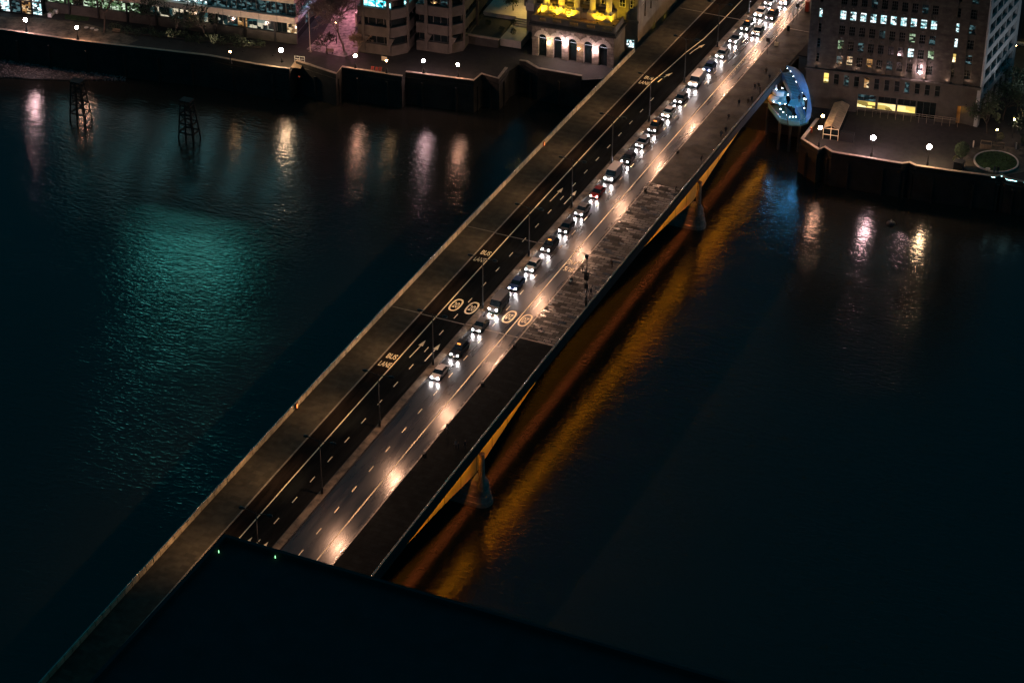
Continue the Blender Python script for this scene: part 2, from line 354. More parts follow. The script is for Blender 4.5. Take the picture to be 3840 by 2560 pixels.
# foreshore
fs = [at(x, y, -12.8) for x, y in [(-120, 215), (-60, 300), (20, 290), (120, 296), (250, 300), (400, 297), (470, 280), (560, 262), (430, 245), (200, 215)]]
mb = MB(); mb.prism([(p.x, p.y) for p in fs], WATER-1, -12.8)
shore = tag(mb.build('foreshore', M['mud']), kind='structure')
st = MB(); rr = random.Random(3)
A0 = at(-60, 250, -12.8); 
for i in range(1500):
    px = rr.uniform(-60, 470); py = 212+rr.random()*84 + (px-200)*.03
    if px > 250 and py < 235: continue
    p = at(px, py, -12.8); r = rr.uniform(.08, .28); a = rr.random()*6.28
    pts = [(p.x+r*rr.uniform(.6, 1.2)*math.cos(a+k*1.57), p.y+r*rr.uniform(.6, 1.2)*math.sin(a+k*1.57)) for k in range(4)]
    st.prism(pts, -12.9, -12.8+r*rr.uniform(.4, 1.1))
tag(st.build('rubble', M['rubble']), 'scattered broken stones on the foreshore below the river wall', 'stones', kind='stuff')

# ------------------------------------------------------------------ the bridge
Y0, Y1 = -150.0, 190.0
def strip(x0, x1, ya, yb, dz, name, m, parent=None, step=6.0, th=None, kind=None, mats=None):
    n = max(1, int(math.ceil((yb-ya)/step))); mb = MB()
    ys = [ya+(yb-ya)*i/n for i in range(n+1)]
    if th is None:
        vs = []
        for y in ys: vs += [(x0, y, zd(y)+dz), (x1, y, zd(y)+dz)]
        mb.add(vs, [(2*i, 2*i+1, 2*i+3, 2*i+2) for i in range(n)])
    else:
        vs = []
        for y in ys: vs += [(x0, y, zd(y)+dz-th), (x1, y, zd(y)+dz-th), (x1, y, zd(y)+dz), (x0, y, zd(y)+dz)]
        fs = []
        for i in range(n):
            a, b = 4*i, 4*i+4
            fs += [(a, b, b+1, a+1), (a+1, b+1, b+2, a+2), (a+2, b+2, b+3, a+3), (a+3, b+3, b, a)]
        fs += [(0, 1, 2, 3), (4*n+3, 4*n+2, 4*n+1, 4*n)]
        mb.add(vs, fs)
    o = mb.build(name, m, parent)
    if kind: tag(o, kind=kind)
    return o
bridge = empty('bridge', (0, 0, 0), 'long concrete river bridge with yellow floodlit haunched side girder', 'bridge')
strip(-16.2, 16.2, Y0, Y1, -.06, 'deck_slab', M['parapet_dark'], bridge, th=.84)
PIERS = [-64.5, 35.5]
def soffit(y):
    d = min(abs(y-p) for p in PIERS); L = 50.0
    return zd(y)-(3.3+4.3*max(0, 1-d/L)**2.0)
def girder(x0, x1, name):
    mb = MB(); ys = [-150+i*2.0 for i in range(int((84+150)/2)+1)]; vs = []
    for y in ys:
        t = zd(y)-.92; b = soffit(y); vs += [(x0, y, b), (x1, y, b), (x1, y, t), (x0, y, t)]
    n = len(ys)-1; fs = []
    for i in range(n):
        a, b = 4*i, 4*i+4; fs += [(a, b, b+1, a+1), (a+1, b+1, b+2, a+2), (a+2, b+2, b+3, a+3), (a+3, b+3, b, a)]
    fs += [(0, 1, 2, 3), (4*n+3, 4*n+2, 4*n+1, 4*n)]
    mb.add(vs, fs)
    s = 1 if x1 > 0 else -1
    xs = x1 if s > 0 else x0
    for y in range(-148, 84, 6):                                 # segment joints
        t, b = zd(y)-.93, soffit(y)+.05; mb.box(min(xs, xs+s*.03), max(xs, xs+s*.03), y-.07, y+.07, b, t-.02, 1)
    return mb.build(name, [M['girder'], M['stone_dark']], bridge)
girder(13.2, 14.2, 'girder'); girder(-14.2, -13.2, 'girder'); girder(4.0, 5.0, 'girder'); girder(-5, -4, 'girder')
for py in PIERS:
    mb = MB()
    def ring(hw, hl, z):                                         # plan with rounded ends
        pts = []
        for s in (1, -1):
            for k in range(9):
                a = -math.pi/2+math.pi*k/8
                pts.append((s*(hl-hw+hw*math.cos(a)*1.0)*1.0 if s > 0 else -(hl-hw+hw*math.cos(a)), py+s*hw*math.sin(a), z))
        return pts
    lv = [(1.85, 17.3, -16), (1.8, 17.2, -12.2), (1.66, 17.0, -12.19), (1.63, 16.95, -11.2), (1.52, 16.8, -11.19), (1.5, 16.75, -10.2), (1.4, 16.6, -10.19), (1.36, 16.5, -9.0), (1.1, 16.1, -8.3), (.6, 15.5, -8.0)]
    vs = []; nn = 18
    for hw, hl, z in lv: vs += ring(hw, hl, z)
    fs = [(i*nn+k, i*nn+(k+1) % nn, (i+1)*nn+(k+1) % nn, (i+1)*nn+k) for i in range(len(lv)-1) for k in range(nn)]
    fs.append(tuple((len(lv)-1)*nn+k for k in range(nn)))
    mb.add(vs, fs)
    p = mb.build('pier', M['pier'], bridge)
    q = MB().lathe([(.62, -9.6), (.55, -8.5), (.5, -2.6), (.52, -2.45)], (15.9, py-1.2, 0), 10); q.build('pier_column', M['pier'], p)
    q = MB().lathe([(.62, -9.6), (.55, -8.5), (.5, -2.6), (.52, -2.45)], (-15.9, py-1.2, 0), 10); q.build('pier_column', M['pier'], p)
    for gx in (-13.7, -4.5, 4.5, 13.7): MB().box(gx-.5, gx+.5, py-.8, py+.8, -8.6, soffit(py)+.2).build('bearing', M['stone_dark'], p)
MB().box(-15.8, 15.6, 84, 92, -14, zd(90)-.95).build('abutment', M['stone_dark'], bridge)
MB().box(-15.8, 15.6, -156, -150, -16, zd(-150)-.95).build('abutment', M['stone_dark'], bridge)
for jy in (-35.0, -4.0, 106.0):
    for k, (x0, x1, dz) in enumerate([(-15.6, -10.1, .128), (-9.9, -1.6, .03), (-1.35, -.2, .155), (.1, 8.6, .03), (8.9, 15.5, .128)]):
        strip(x0, x1, jy-.12, jy+.12, dz, 'expansion_joint', M['joint'], bridge, step=1)
# carriageway, kerbs, footways
road = empty('road', (0, 0, 0), kind='structure')
strip(-10.0, -7.0, Y0, Y1, .004, 'bus_lane', M['bus_red'], road)
strip(-7.0, -1.4, Y0, Y1, .008, 'west_carriageway', M['asphalt_west'], road)
strip(-.15, 8.75, Y0, Y1, .006, 'east_carriageway', M['asphalt'], road)
strip(-15.75, -10.2, Y0, Y1, .12, 'pavement', M['footway_west'], th=.17, kind='structure')
strip(8.95, 15.75, Y0, -35.13, .12, 'pavement', M['footway_south'], th=.17, kind='structure')
strip(8.95, 15.75, -34.87, 26, .12, 'pavement', M['footway_east'], th=.17, kind='structure')
strip(8.95, 15.75, 26, Y1, .12, 'pavement', M['footway_north'], th=.17, kind='structure')
strip(-1.4, -.15, Y0, Y1, .14, 'central_reservation', M['median'], th=.19, kind='structure')
strip(-10.198, -10.0, Y0, Y1, .135, 'kerb', M['kerb'], road, th=.17)
strip(8.75, 8.948, Y0, Y1, .135, 'kerb', M['kerb'], road, th=.17)
strip(8.42, 8.70, Y0, Y1, .013, 'drainage_channel', mat('wet_channel', (.10, .085, .07), .22, 0, .6, 1.5, .3, 8, spec=.9, rvar=.1), road)
for x0, x1, ya, yb in ((3.3, 5.9, -27, -20.5), (6.3, 8.3, -33, -30.5), (3.2, 4.6, -7, -2.5), (6.3, 8.2, -44, -39), (3.3, 5.8, 56, 61)):
    strip(x0, x1, ya, yb, .010, 'repair_patch', mat('repair_tarmac', (.008, .008, .009), .42, 0, .3, 1, .1, 20, spec=.6), road, step=2)
strip(-.148, -.04, Y0, Y1, .12, 'gully', M['pole'], road, th=.13)
strip(-1.52, -1.402, Y0, Y1, .12, 'gully', M['pole'], road, th=.13)
ext = [(15.75, 92.5), (15.75, 190), (30, 190), (24.5, 98.5), (20.5, 92.5)]
mb = MB(); mb.prism(ext, zd(100)-.5, zd(100)+.10); tag(mb.build('pavement', M['footway_north']), kind='structure')
# markings
mk = M['marking']
strip(-7.27, -7.08, -118, 68, .014, 'solid_line', mk, road)
def curve_line(name, pts, w, dz=.014):
    mb = MB(); vs = []
    for i, (x, y) in enumerate(pts):
        a = Vector(pts[max(0, i-1)]); b = Vector(pts[min(len(pts)-1, i+1)]); d = (b-a).normalized(); n = Vector((-d.y, d.x))*w/2
        vs += [(x-n.x, y-n.y, zd(y)+dz), (x+n.x, y+n.y, zd(y)+dz)]
    mb.add(vs, [(2*i, 2*i+1, 2*i+3, 2*i+2)[::-1] for i in range(len(pts)-1)]); return mb.build(name, mk, road)
lpts = [atd(*q) for q in [(2500, 263), (2571, 199), (2640, 146), (2695, 92), (2740, 46), (2784, 0), (2850, -68)]]
curve_line('solid_line', [(-7.175, 68)]+[(p.x, p.y) for p in lpts if p.y > 69], .2)
strip(6.02, 6.21, -118, 186, .014, 'solid_line', mk, road)
y = -115.6
while y < 64:
    strip(-4.19, -4.03, y, y+1.6, .014, 'lane_dash', mk, road, step=2); y += 5.83
for p0, p1 in (((2454, 364), (2480, 335)), ((2412, 406), (2436, 378)), ((2370, 450), (2400, 420))): pass
y = -115.2
while y < 140:
    strip(2.96, 3.12, y, y+1.6, .014, 'lane_dash', mk, road, step=2); y += 5.83
y = 70.0
dm = MB()
while y < 128:
    x0 = 6.42; dm.add([(x0, y, zd(y)+.014), (x0+.1, y, zd(y)+.014), (x0+.1, y+.75, zd(y+.75)+.014), (x0, y+.75, zd(y+.75)+.014)], [(0, 1, 2, 3)]); y += 1.3
dm.build('edge_dashes', mk, road)
def lettering(txt, x, y, w, h, rz=0, name='lettering'):
    cu = bpy.data.curves.new('t', 'FONT'); cu.body = txt; cu.align_x = 'CENTER'; cu.align_y = 'CENTER'; cu.size = 1; cu.offset = .012
    to = bpy.data.objects.new('t', cu); col.objects.link(to); dg = bpy.context.evaluated_depsgraph_get(); dg.update()
    me = bpy.data.meshes.new_from_object(to.evaluated_get(dg)); bpy.data.objects.remove(to); me.name = name
    xs = [v.co.x for v in me.vertices]; ys = [v.co.y for v in me.vertices]; cx = (min(xs)+max(xs))/2; cy = (min(ys)+max(ys))/2; sx = w/(max(xs)-min(xs)); sy = h/(max(ys)-min(ys))
    c, s = math.cos(rz), math.sin(rz)
    for v in me.vertices:
        a, b = (v.co.x-cx)*sx, (v.co.y-cy)*sy; X = x+a*c-b*s; Y = y+a*s+b*c; v.co = (X, Y, zd(Y)+.018)
    me.materials.clear(); me.materials.append(mk)
    o = bpy.data.objects.new(name, me); col.objects.link(o); o.parent = road; return o
for yb in (-49.2, -11.3, 69.3):
    lettering('BUS', -8.45, yb, 1.75, 1.5); lettering('LANE', -8.45, yb-2.6, 2.1, 1.5)
lettering('BUS', 7.45, -10.4, 1.75, 1.5, math.pi); lettering('LANE', 7.3, -7.9, 2.1, 1.5, math.pi)
def roundel(x, y, rz):
    mb = MB(); n = 28; ro, ri = (.98, 2.1), (.68, 1.72); vs = []
    def sup(a, rx, ry): c, s = math.cos(a), math.sin(a); return (rx*math.copysign(abs(c)**.75, c), ry*math.copysign(abs(s)**.85, s))
    for k in range(n):
        a = 2*math.pi*k/n
        for rx, ry in (ro, ri): dx, dy = sup(a, rx, ry); vs.append((x+dx, y+dy, zd(y+dy)+.014))
    mb.add(vs, [(2*k, 2*((k+1) % n), 2*((k+1) % n)+1, 2*k+1) for k in range(n)]); mb.build('roundel', mk, road)
    lettering('20', x, y, 1.05, 1.75, rz)
for x, y, r in ((-5.68, -29.8, 0), (-2.72, -29.6, 0), (1.5, -29.3, math.pi), (4.42, -29.5, math.pi), (7.4, -29.4, math.pi)): roundel(x, y, r)
def arrow(pts, w=.17, hw=.42, hl=1.9):
    mb = MB(); p = [Vector(q) for q in pts]; d = (p[-1]-p[-2]).normalized(); base = p[-1]-d*hl; pl = p[:-1]+[base]; vs = []
    for i, q in enumerate(pl):
        dd = (pl[min(i+1, len(pl)-1)]-pl[max(i-1, 0)]).normalized(); n = Vector((-dd.y, dd.x))*w/2
        vs += [(q.x-n.x, q.y-n.y, zd(q.y)+.014), (q.x+n.x, q.y+n.y, zd(q.y)+.014)]
    mb.add(vs, [(2*i, 2*i+2, 2*i+3, 2*i+1) for i in range(len(pl)-1)])
    n = Vector((-d.y, d.x))*hw
    mb.add([(base.x-n.x, base.y-n.y, zd(base.y)+.0145), (p[-1].x, p[-1].y, zd(p[-1].y)+.0145), (base.x+n.x, base.y+n.y, zd(base.y)+.0145)], [(0, 1, 2)])
    mb.build('arrow', mk, road)
for yb in (-48.3, 11.3, -108.3):
    arrow([(-5.62, yb), (-5.55, yb+3), (-5.5, yb+6)]); arrow([(-2.78, yb+.1), (-2.75, yb+3), (-2.72, yb+6)])
arrow([(-6.0, 68.2), (-5.9, 70), (-5.5, 72), (-4.9, 73.8)]); arrow([(-5.0, 84.1), (-4.85, 86), (-4.4, 88.2), (-3.8, 90.3)])
# parapets
def parapet(x, s, ya, yb, label, lit):
    o = empty('parapet_wall', (x, ya, 0), label, 'wall'); n = int((yb-ya)/2); body = MB(); ys = [ya+(yb-ya)*i/n for i in range(n+1)]
    for i in range(n):
        a, b = ys[i]+.08, ys[i+1]-.08; za, zb = zd(a), zd(b); x0, x1 = (-.13, .13)
        body.add([(x0, a-ya, za+.1), (x1, a-ya, za+.1), (x1, b-ya, zb+.1), (x0, b-ya, zb+.1), (x0, a-ya, za+1.0), (x1, a-ya, za+1.0), (x1, b-ya, zb+1.0), (x0, b-ya, zb+1.0)],
                 [(0, 3, 2, 1), (4, 5, 6, 7), (0, 1, 5, 4), (1, 2, 6, 5), (2, 3, 7, 6), (3, 0, 4, 7)])
    body.build('panel_wall', M['parapet'] if lit else M['parapet'], o)
    bk = MB(); v = []
    for y in ys: v += [(-.06, y-ya, zd(y)-.9), (.06, y-ya, zd(y)-.9), (.06, y-ya, zd(y)+.95), (-.06, y-ya, zd(y)+.95)]
    f = []
    for i in range(n): a, b = 4*i, 4*i+4; f += [(a, b, b+1, a+1), (a+1, b+1, b+2, a+2), (a+2, b+2, b+3, a+3), (a+3, b+3, b, a)]
    bk.add(v, f); bk.build('joint_backing', M['pole'], o)
    fa = MB(); v = []
    xo = -s*.0 + s*.2
    for y in ys: v += [(xo+s*.0, y-ya, zd(y)-.93), (xo+s*.16, y-ya, zd(y)-.93), (xo+s*.16, y-ya, zd(y)+.9), (xo, y-ya, zd(y)+.9)]
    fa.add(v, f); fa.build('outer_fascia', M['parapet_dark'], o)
    r = MB(); r.tube([(s*.05, y-ya, zd(y)+1.12) for y in ys[::3]]+[(s*.05, yb-ya, zd(yb)+1.12)], .06, 8); r.build('handrail', M['rail'], o, smooth=True)
    return o
parapet(-15.9, -1, Y0, 80, 'west bridge parapet of jointed concrete panels under a steel handrail', True)
parapet(15.9, 1, Y0, 82, 'east bridge parapet with bright handrail above the yellow girder', False)
# linear floodlights under the east fascia
for k, (a, b) in enumerate(((-148, -66), (-63, 34), (37, 82))):
    n = max(1, int(round((b-a)/16)));
    for i in range(n):
        y0_ = a+(b-a)*i/n; y1_ = a+(b-a)*(i+1)/n; ym = (y0_+y1_)/2; L = y1_-y0_
        s_ = MB().box(15.35, 15.5, y0_+.2, y1_-.2, zd(ym)-1.08, zd(ym)-.98).build('linear_floodlight', M['strip_w' if min(abs(ym-v) for v in (-52, 12, 46, -92)) < 9 else 'strip_d'], bridge)
        area('girder_water_light', (15.3, ym, zd(ym)-1.14), (-1, 0, -.9), 60*L, (1.0, .40, .01), L*.98, .12, 108, s_, (0, 1, 0))
        area('girder_water_light', (15.2, ym, zd(ym)-1.16), (-.1, 0, -1), 10*L, (1.0, .20, .06), L*.98, .12, 14, s_, (0, 1, 0))  # narrow beam added to draw the orange streak on the water
# double-headed lamp columns on the central reservation
lampgroup = 'double-headed lamp columns down the middle of the bridge'
HL = 10.2
def lamp_proto():
    r = empty('street_lamp', (0, 0, 0), 'x', 'street lamp', lampgroup)
    MB().lathe([(.22, 0), (.22, 1.2), (.12, 1.35), (.085, 6), (.06, HL)], (0, 0, 0), 10).build('column', M['pole'], r, True)
    MB().box(-.42, .42, -.35, .35, 0, .09).build('base_plate', M['median'], r)
    for s in (-1, 1):
        MB().tube([(0, 0, HL-.35), (s*.7, 0, HL-.12), (s*1.6, 0, HL+.08), (s*2.0, 0, HL+.1)], [.06, .055, .05, .05], 8).build('arm', M['pole'], r, True)
        h = MB(); h.lathe([(.05, .26), (.22, .22), (.36, .1), (.38, .0), (.36, -.05)], (0, 0, 0), 14)
        for i, v in enumerate(h.v): h.v[i] = (v[0]*1.35+s*2.35, v[1]*.8, v[2]+HL+.05)
        ho = h.build('lamp_head', M['pole'], r, True)
        MB().lathe([(.18, -.07), (.18, -.051)], (s*2.35, 0, HL+.05), 12).build('lens', emi('street_lamp_lens', (1.0, .62, .38), 35 if s > 0 else 14), ho)
        area('lamp_light', (s*2.35, 0, HL-.1), (.42, -.2, -1) if s > 0 else (-1.0, 0, -1), 1150 if s > 0 else 560, (1.0, .52, .31) if s > 0 else (1.0, .58, .28), .5, .4, 160 if s > 0 else 86, r)
    return r
words = ['southernmost', 'second', 'third', 'fourth', 'fifth', 'sixth', 'seventh', 'eighth', 'ninth', 'tenth', 'eleventh', 'twelfth', 'thirteenth', 'fourteenth']
lp0 = lamp_proto(); lk = kidtree(lp0)
for k in range(-1, 13):
    o = lp0 if k == -1 else fast_copy(lp0, lk); Y = -88.6+19.81*k; o.location = (-.82, Y, zd(Y)+.14)
    nm = words[k+1] if k == -1 else words[k+1]+' from the bottom'
    ex = {-1: ' rising behind the dark rooftop', 3: ' close to the painted 20 roundels', 2: ' beside the pair of straight arrows'}.get(k, '')
    o['label'] = 'slim black double-headed lamp column, '+nm+ex
#@@CITY
# ------------------------------------------------------------------ north bank buildings
LIT = {}
def lit(kind, seed=0):
    k = (kind, seed)
    if k not in LIT:
        D = dict(tower=((.3, 1, .85), (.03, .75, .7), 17, .3, .2), teal=((.55, 1, 1), (.02, .5, .6), 3.6, .9, .36), white=((1, 1, 1), (.25, .55, .6), 1.9, 1.6, .38), green=((.8, 1, .75), (.12, .24, .10), 1.0, 1.3, .5),
                 office=((1, .85, .6), (.03, .12, .13), .9, .55, .62), yellow=((1, .75, .2), (.6, .35, .02), 1.8, .6, .3), warm=((1, .8, .5), (.5, .25, .08), 1.0, 1.2, .5), dim=((.25, .5, .55), (.01, .05, .06), .35, 1.2, .6), cream=((1, .9, .45), (.9, .65, .15), 1.6, .5, .2))
        c1, c2, s, scl, thr = D[kind]; LIT[k] = room('lit_room_'+kind, c1, c2, s, scl, thr, seed+1)
    return LIT[k]
def window(parent, x0, x1, y, z0, z1, pane, fr=None, nx=1, nz=1, t=.07, dep=.08, axis='x', name='window'):
    """a frame with glazing bars (part) and its pane (sub-part); y is the plane it lies in"""
    fr = fr or M['frame']; f = MB(); p = MB()
    def B(mb, a0, a1, b0, b1, c0, c1):
        if axis == 'x': mb.box(a0, a1, b0, b1, c0, c1)
        else: mb.box(b0, b1, a0, a1, c0, c1)
    sgn = -1 if axis == 'x' else 1
    ya, yb = (y-dep, y) if sgn < 0 else (y, y+dep)
    B(f, x0, x1, ya, yb, z0, z0+t); B(f, x0, x1, ya, yb, z1-t, z1); B(f, x0, x0+t, ya, yb, z0+t, z1-t); B(f, x1-t, x1, ya, yb, z0+t, z1-t)
    for i in range(1, nx):
        c = x0+(x1-x0)*i/nx; B(f, c-t*.35, c+t*.35, ya+.01, yb-.01, z0+t, z1-t)
    for i in range(1, nz):
        c = z0+(z1-z0)*i/nz; B(f, x0+t, x1-t, ya+.015, yb-.015, c-t*.4, c+t*.4)
    fo = f.build(name, fr, parent)
    if sgn < 0: B(p, x0+.02, x1-.02, y+.003, y+.03, z0+.02, z1-.02)
    else: B(p, x0+.02, x1-.02, y-.03, y-.003, z0+.02, z1-.02)
    p.build('pane', pane, fo); return fo

# --- glass office on the left
gF = Frame(at(1112, 170, BANK), ang(at(400, 76, BANK), at(1112, 170, BANK)))
g = empty('office_building', gF.o, 'long glass riverside office with lit open-plan floors between pale stone bands', 'office', rz=gF.a)
GW, GD = 60.0, 34.0
MB().box(-GW+.6, -.8, .9, GD, 0, 36).build('core', M['glassdark'], g)
FL = [(2.35, 5.05), (6.5, 9.75), (11.2, 14.4), (15.9, 19.1), (20.5, 23.7), (25.2, 28.4), (30, 33)]
for i, (a, b) in enumerate(FL):
    top = FL[i+1][0] if i+1 < len(FL) else 36
    mb = MB(); mb.box(-GW, 0, -.15, .9, b, top); mb.box(-.55, .15, .9, GD, b, top)
    so = mb.build('stone_band', M['clad'], g)
    jn = MB()
    for k in range(int(GW/4.2)+1): jn.box(-k*4.2-.05, -k*4.2+.03, -.165, -.151, b+.01, top-.01)
    jn.build('panel_joint', M['frame'], so)
MB().box(-GW, 0, .3, .9, 0, 2.3).build('plinth', M['stone_dark'], g)
for i, (a, b) in enumerate(FL[:6]):
    n = 26; w = GW/n
    for k in range(n):
        x0 = -GW+k*w
        dist = -x0
        if i == 0: kd = 'green' if dist > 38 else ('office' if k % 5 else 'warm')
        elif i == 1: kd = 'white' if dist > 22 and k % 6 else ('dim' if dist < 22 else 'green')
        else: kd = ['office', 'dim', 'teal', 'dim'][(k+i) % 4]
        lt = lit(kd, (k*3+i) % 4) if not (i == 0 and k % 7 == 3) else M['glassdark']
        window(g, x0, x0+w-.02, .75, a, b, lt, nx=2, t=.06)
    if i < 3:
        for k in range(6): window(g, 1.2+k*5, 6.1+k*5, -.56+.4, a, b, lit('dim', k % 3) if k % 2 else M['glassdark'], axis='y', nx=3, name='side_window')
for k in range(9): MB().box(-5-k*7-.2, -5-k*7+.2, .0, .3, 0, FL[0][1]).build('column', M['dark'], g)
sl = MB().box(.16, .3, 1.0, GD-2, FL[1][0]-1.35, FL[1][0]-.1).build('lit_side_band', M['clad_pale'], g)
area('side_wash', gF.w(1.9, 17, 8.2), gF.w(0, 17, 5.6)-gF.w(1.9, 17, 8.2), 200, (.06, .62, 1.0), 26, .3, 90, g, gF.y)
# the light object was parented after its world matrix was set
def fixw(o, frame):
    o.matrix_parent_inverse = (Matrix.Translation(frame.o) @ Matrix.Rotation(frame.a, 4, 'Z')).inverted()
fixw([x for x in g.children if x.type == 'LIGHT'][-1], gF)
# flood fixture with its own beam
def washer(frame, par, x, y, z, tx, ty, tz, e, c, size=100, r=.12):
    p = frame.w(x, y, z); q = frame.w(tx, ty, tz)
    fo = MB().box(x-.18, x+.18, y-.12, y+.12, z-.22, z-.02).build('floodlight', M['dark'], par)
    l = spot('flood_beam', p, q-p, e, c, size, .7, r, par); fixw(l, frame); return l
for x_ in (-3, -10, -18, -27): washer(gF, g, x_, -6.5, .3, x_, 0, 9, 1700 if x_ > -20 else 700, (1.0, .66, .50), 120)  # ground floods added, without known fixtures, to brighten the stone bands
pg = empty('planting', at(700, 150, BANK), 'dark hedge of shrubs in front of the long glass office', 'hedge')
def leafmass(mb, c, rx, ry, rz_, n, s, rg, m=0):
    for i in range(n):
        while True:
            v = Vector((rg.uniform(-1, 1), rg.uniform(-1, 1), rg.uniform(-1, 1)))
            if .25 < v.length < 1: break
        p = Vector((c[0]+v.x*rx, c[1]+v.y*ry, c[2]+v.z*rz_)); a = Vector((rg.gauss(0, 1), rg.gauss(0, 1), rg.gauss(0, 1))).normalized(); b = a.orthogonal().normalized()*s*rg.uniform(.6, 1.3); a = a*s*rg.uniform(.6, 1.3)
        mb.add([p-a*.5, p+b*.4, p+a*.5, p-b*.4], [(0, 1, 2, 3)], m)
rg = random.Random(11)
mb = MB()
for k in range(34): leafmass(mb, (-17+k*1.02+rg.uniform(-.3, .3), rg.uniform(-.8, 1.6)+.20*(k-17), rg.uniform(.4, 1.1)), 1.0, 1.0, 1.0, 70, .3, rg)
mb.build('foliage', M['leaf'], pg)
MB().box(-17, 17, -.2, .2, 0, .3).build('soil_bed', M['bark'], pg).rotation_euler = (0, 0, .19)

# --- two concrete blocks
def conc_block(corner, left, depth, label, zb, pil, litfl, h=30):
    C = at(*corner, BANK); Lp = at(*left, BANK); F = Frame(C, ang(Lp, C)); Wd = (C-Lp).length
    b = empty('concrete_office', F.o, label, 'office', 'concrete office blocks on the riverside', rz=F.a)
    ch = 2.6                                                       # chamfered corner
    foot = [(-Wd, 0), (-ch, 0), (0, ch), (0, depth), (-Wd, depth)]
    inner = [(-Wd+.5, .7), (-ch-.3, .7), (-.7, ch+.3), (-.7, depth-.3), (-Wd+.5, depth-.3)]
    MB().prism(inner, .05, h).build('core', M['glassdark'], b)
    per = 4.25; z = 0; i = 0
    while z < h:
        MB().prism(foot, z, z+zb).build('spandrel', M['conc'], b); 
        z0, z1 = z+zb, z+per
        n = max(3, int((Wd-ch)/1.75)); w = (Wd-ch-.6)/n
        for k in range(n):
            k_ = lit('teal', k % 3) if i in litfl else (lit('dim', k % 4) if i >= 2 and k % 3 == 0 else M['glassdark'])
            window(b, -Wd+.5+k*w, -Wd+.5+(k+1)*w-.03, .66, z0+.02, z1-.02, k_, fr=M['teal_panel'] if i in litfl else None, t=.07)
        for k in range(4): window(b, ch+.6+k*2.6, ch+3.0+k*2.6, -.66, z0+.02, z1-.02, lit('teal', k) if i in litfl else M['glassdark'], axis='y', t=.07)
        if i in litfl:
            pass
        z += per; i += 1
    for k, px in enumerate(pil): MB().box(px-.33, px+.33, -.42, -.002, .6, h).build('pilaster', M['conc'], b)
    for yy in (ch+.3, depth*.55): MB().box(.002, .42, yy-.33, yy+.33, .6, h).build('pilaster', M['conc'], b)
    # raking brackets under the second band
    for px in pil[:2]:
        mb = MB(); mb.add([(px+.34, -.3, 2.4), (px+1.3, -.3, 4.2), (px+.34, -.3, 4.2), (px+.34, .5, 2.4), (px+1.3, .5, 4.2), (px+.34, .5, 4.2)], [(0, 1, 2), (5, 4, 3), (0, 3, 4, 1), (1, 4, 5, 2), (2, 5, 3, 0)])
        mb.build('bracket', M['conc'], b)
    return F, b, Wd
FA, bA, WA = conc_block((1512, 218), (1345, 194), 16, 'brown concrete office block with one floor lit bright teal', 2.35, [-9.0, -3.2], [2])
FB, bB, WB = conc_block((1722, 210), (1562, 187), 22, 'brown concrete office block with dark floors, nearer the arched hall', 2.35, [-7.4, -1.8], [])
# low terrace with steps between the concrete block and the hall
tF = Frame(at(1867, 182, BANK), ang(at(1760, 165, BANK), at(1867, 182, BANK)))
tr = empty('garden_terrace', tF.o, 'low walled garden terrace with lit yellow steps left of the columned hall', 'terrace', rz=tF.a)
MB().box(-7.5, 0, 0, 12, 0, 2.0).build('retaining_wall', M['stone_dark'], tr)
MB().box(0.002, 4.8, 1.5, 30, 0, 1.7).build('terrace_paving', M['clad'], tr)
MB().box(-7.8, .25, -.25, .25, 2.0, 2.4).build('coping', M['coping'], tr)
for k in range(4): MB().box(.4, 4.7, 8.6+k*.55, 9.15+k*.55, 1.7+k*.3, 2.0+k*.3).build('step', M['clad'], tr)
MB().box(-7.4, 4.8, 10.8, 40, 1.705, 2.9).build('upper_paving', M['clad'], tr)
l_ = point('terrace_lamp', tF.w(1.5, 14, 6.5), 420, (1.0, .72, .04), .2, tr); fixw(l_, tF)
MB().lathe([(.07, 2.9), (.05, 6.5)], (1.5, 14.6, 0), 8).build('lamp_post', M['pole'], tr); MB().ball((1.5, 14.6, 6.7), .2).build('lamp_globe', M['globe_y'], tr)

# --- the columned hall by the bridge
hF = Frame(at(1995, 206, BANK), ang(at(1995, 206, BANK), at(2300, 256, BANK)))
hall = empty('columned_hall', hF.o, 'classical stone hall with yellow floodlit columns above an arched riverside podium', 'hall', rz=hF.a)
HWd = (at(2300, 256, BANK)-at(1995, 206, BANK)).length
TH = 8.3                                                            # terrace floor
archx = [hF.front(px, 170).x for px in (2034, 2091, 2147, 2205, 2262)]
# podium front wall with real arched openings
aw, sp_, top = .95, 4.3, 7.2
pw = MB()
def wallpiece(x0, x1, z0, z1, y0=0, y1=.9): pw.box(x0, x1, y0, y1, z0, z1)
xs = [0]+[v for c in archx for v in (c-aw, c+aw)]+[HWd]
for i in range(0, len(xs), 2): wallpiece(xs[i], xs[i+1], 0, top)
for c in archx:
    n = 8
    for k in range(n):
        a0, a1 = math.pi-math.pi*k/n, math.pi-math.pi*(k+1)/n
        x0, x1 = c+aw*math.cos(a0), c+aw*math.cos(a1); z0, z1 = sp_+aw*math.sin(a0), sp_+aw*math.sin(a1)
        pw.add([(x0, 0, z0), (x1, 0, z1), (x1, 0, top), (x0, 0, top), (x0, .9, z0), (x1, .9, z1), (x1, .9, top), (x0, .9, top)], [(0, 1, 2, 3), (7, 6, 5, 4), (0, 4, 5, 1)])
pwo = pw.build('podium_wall', brickmat('rusticated_stone', (.34, .27, .22), (.06, .05, .04), 1.5, .62, .8, .1, bump=.6, rot=(R(90), 0, 0)), hall)
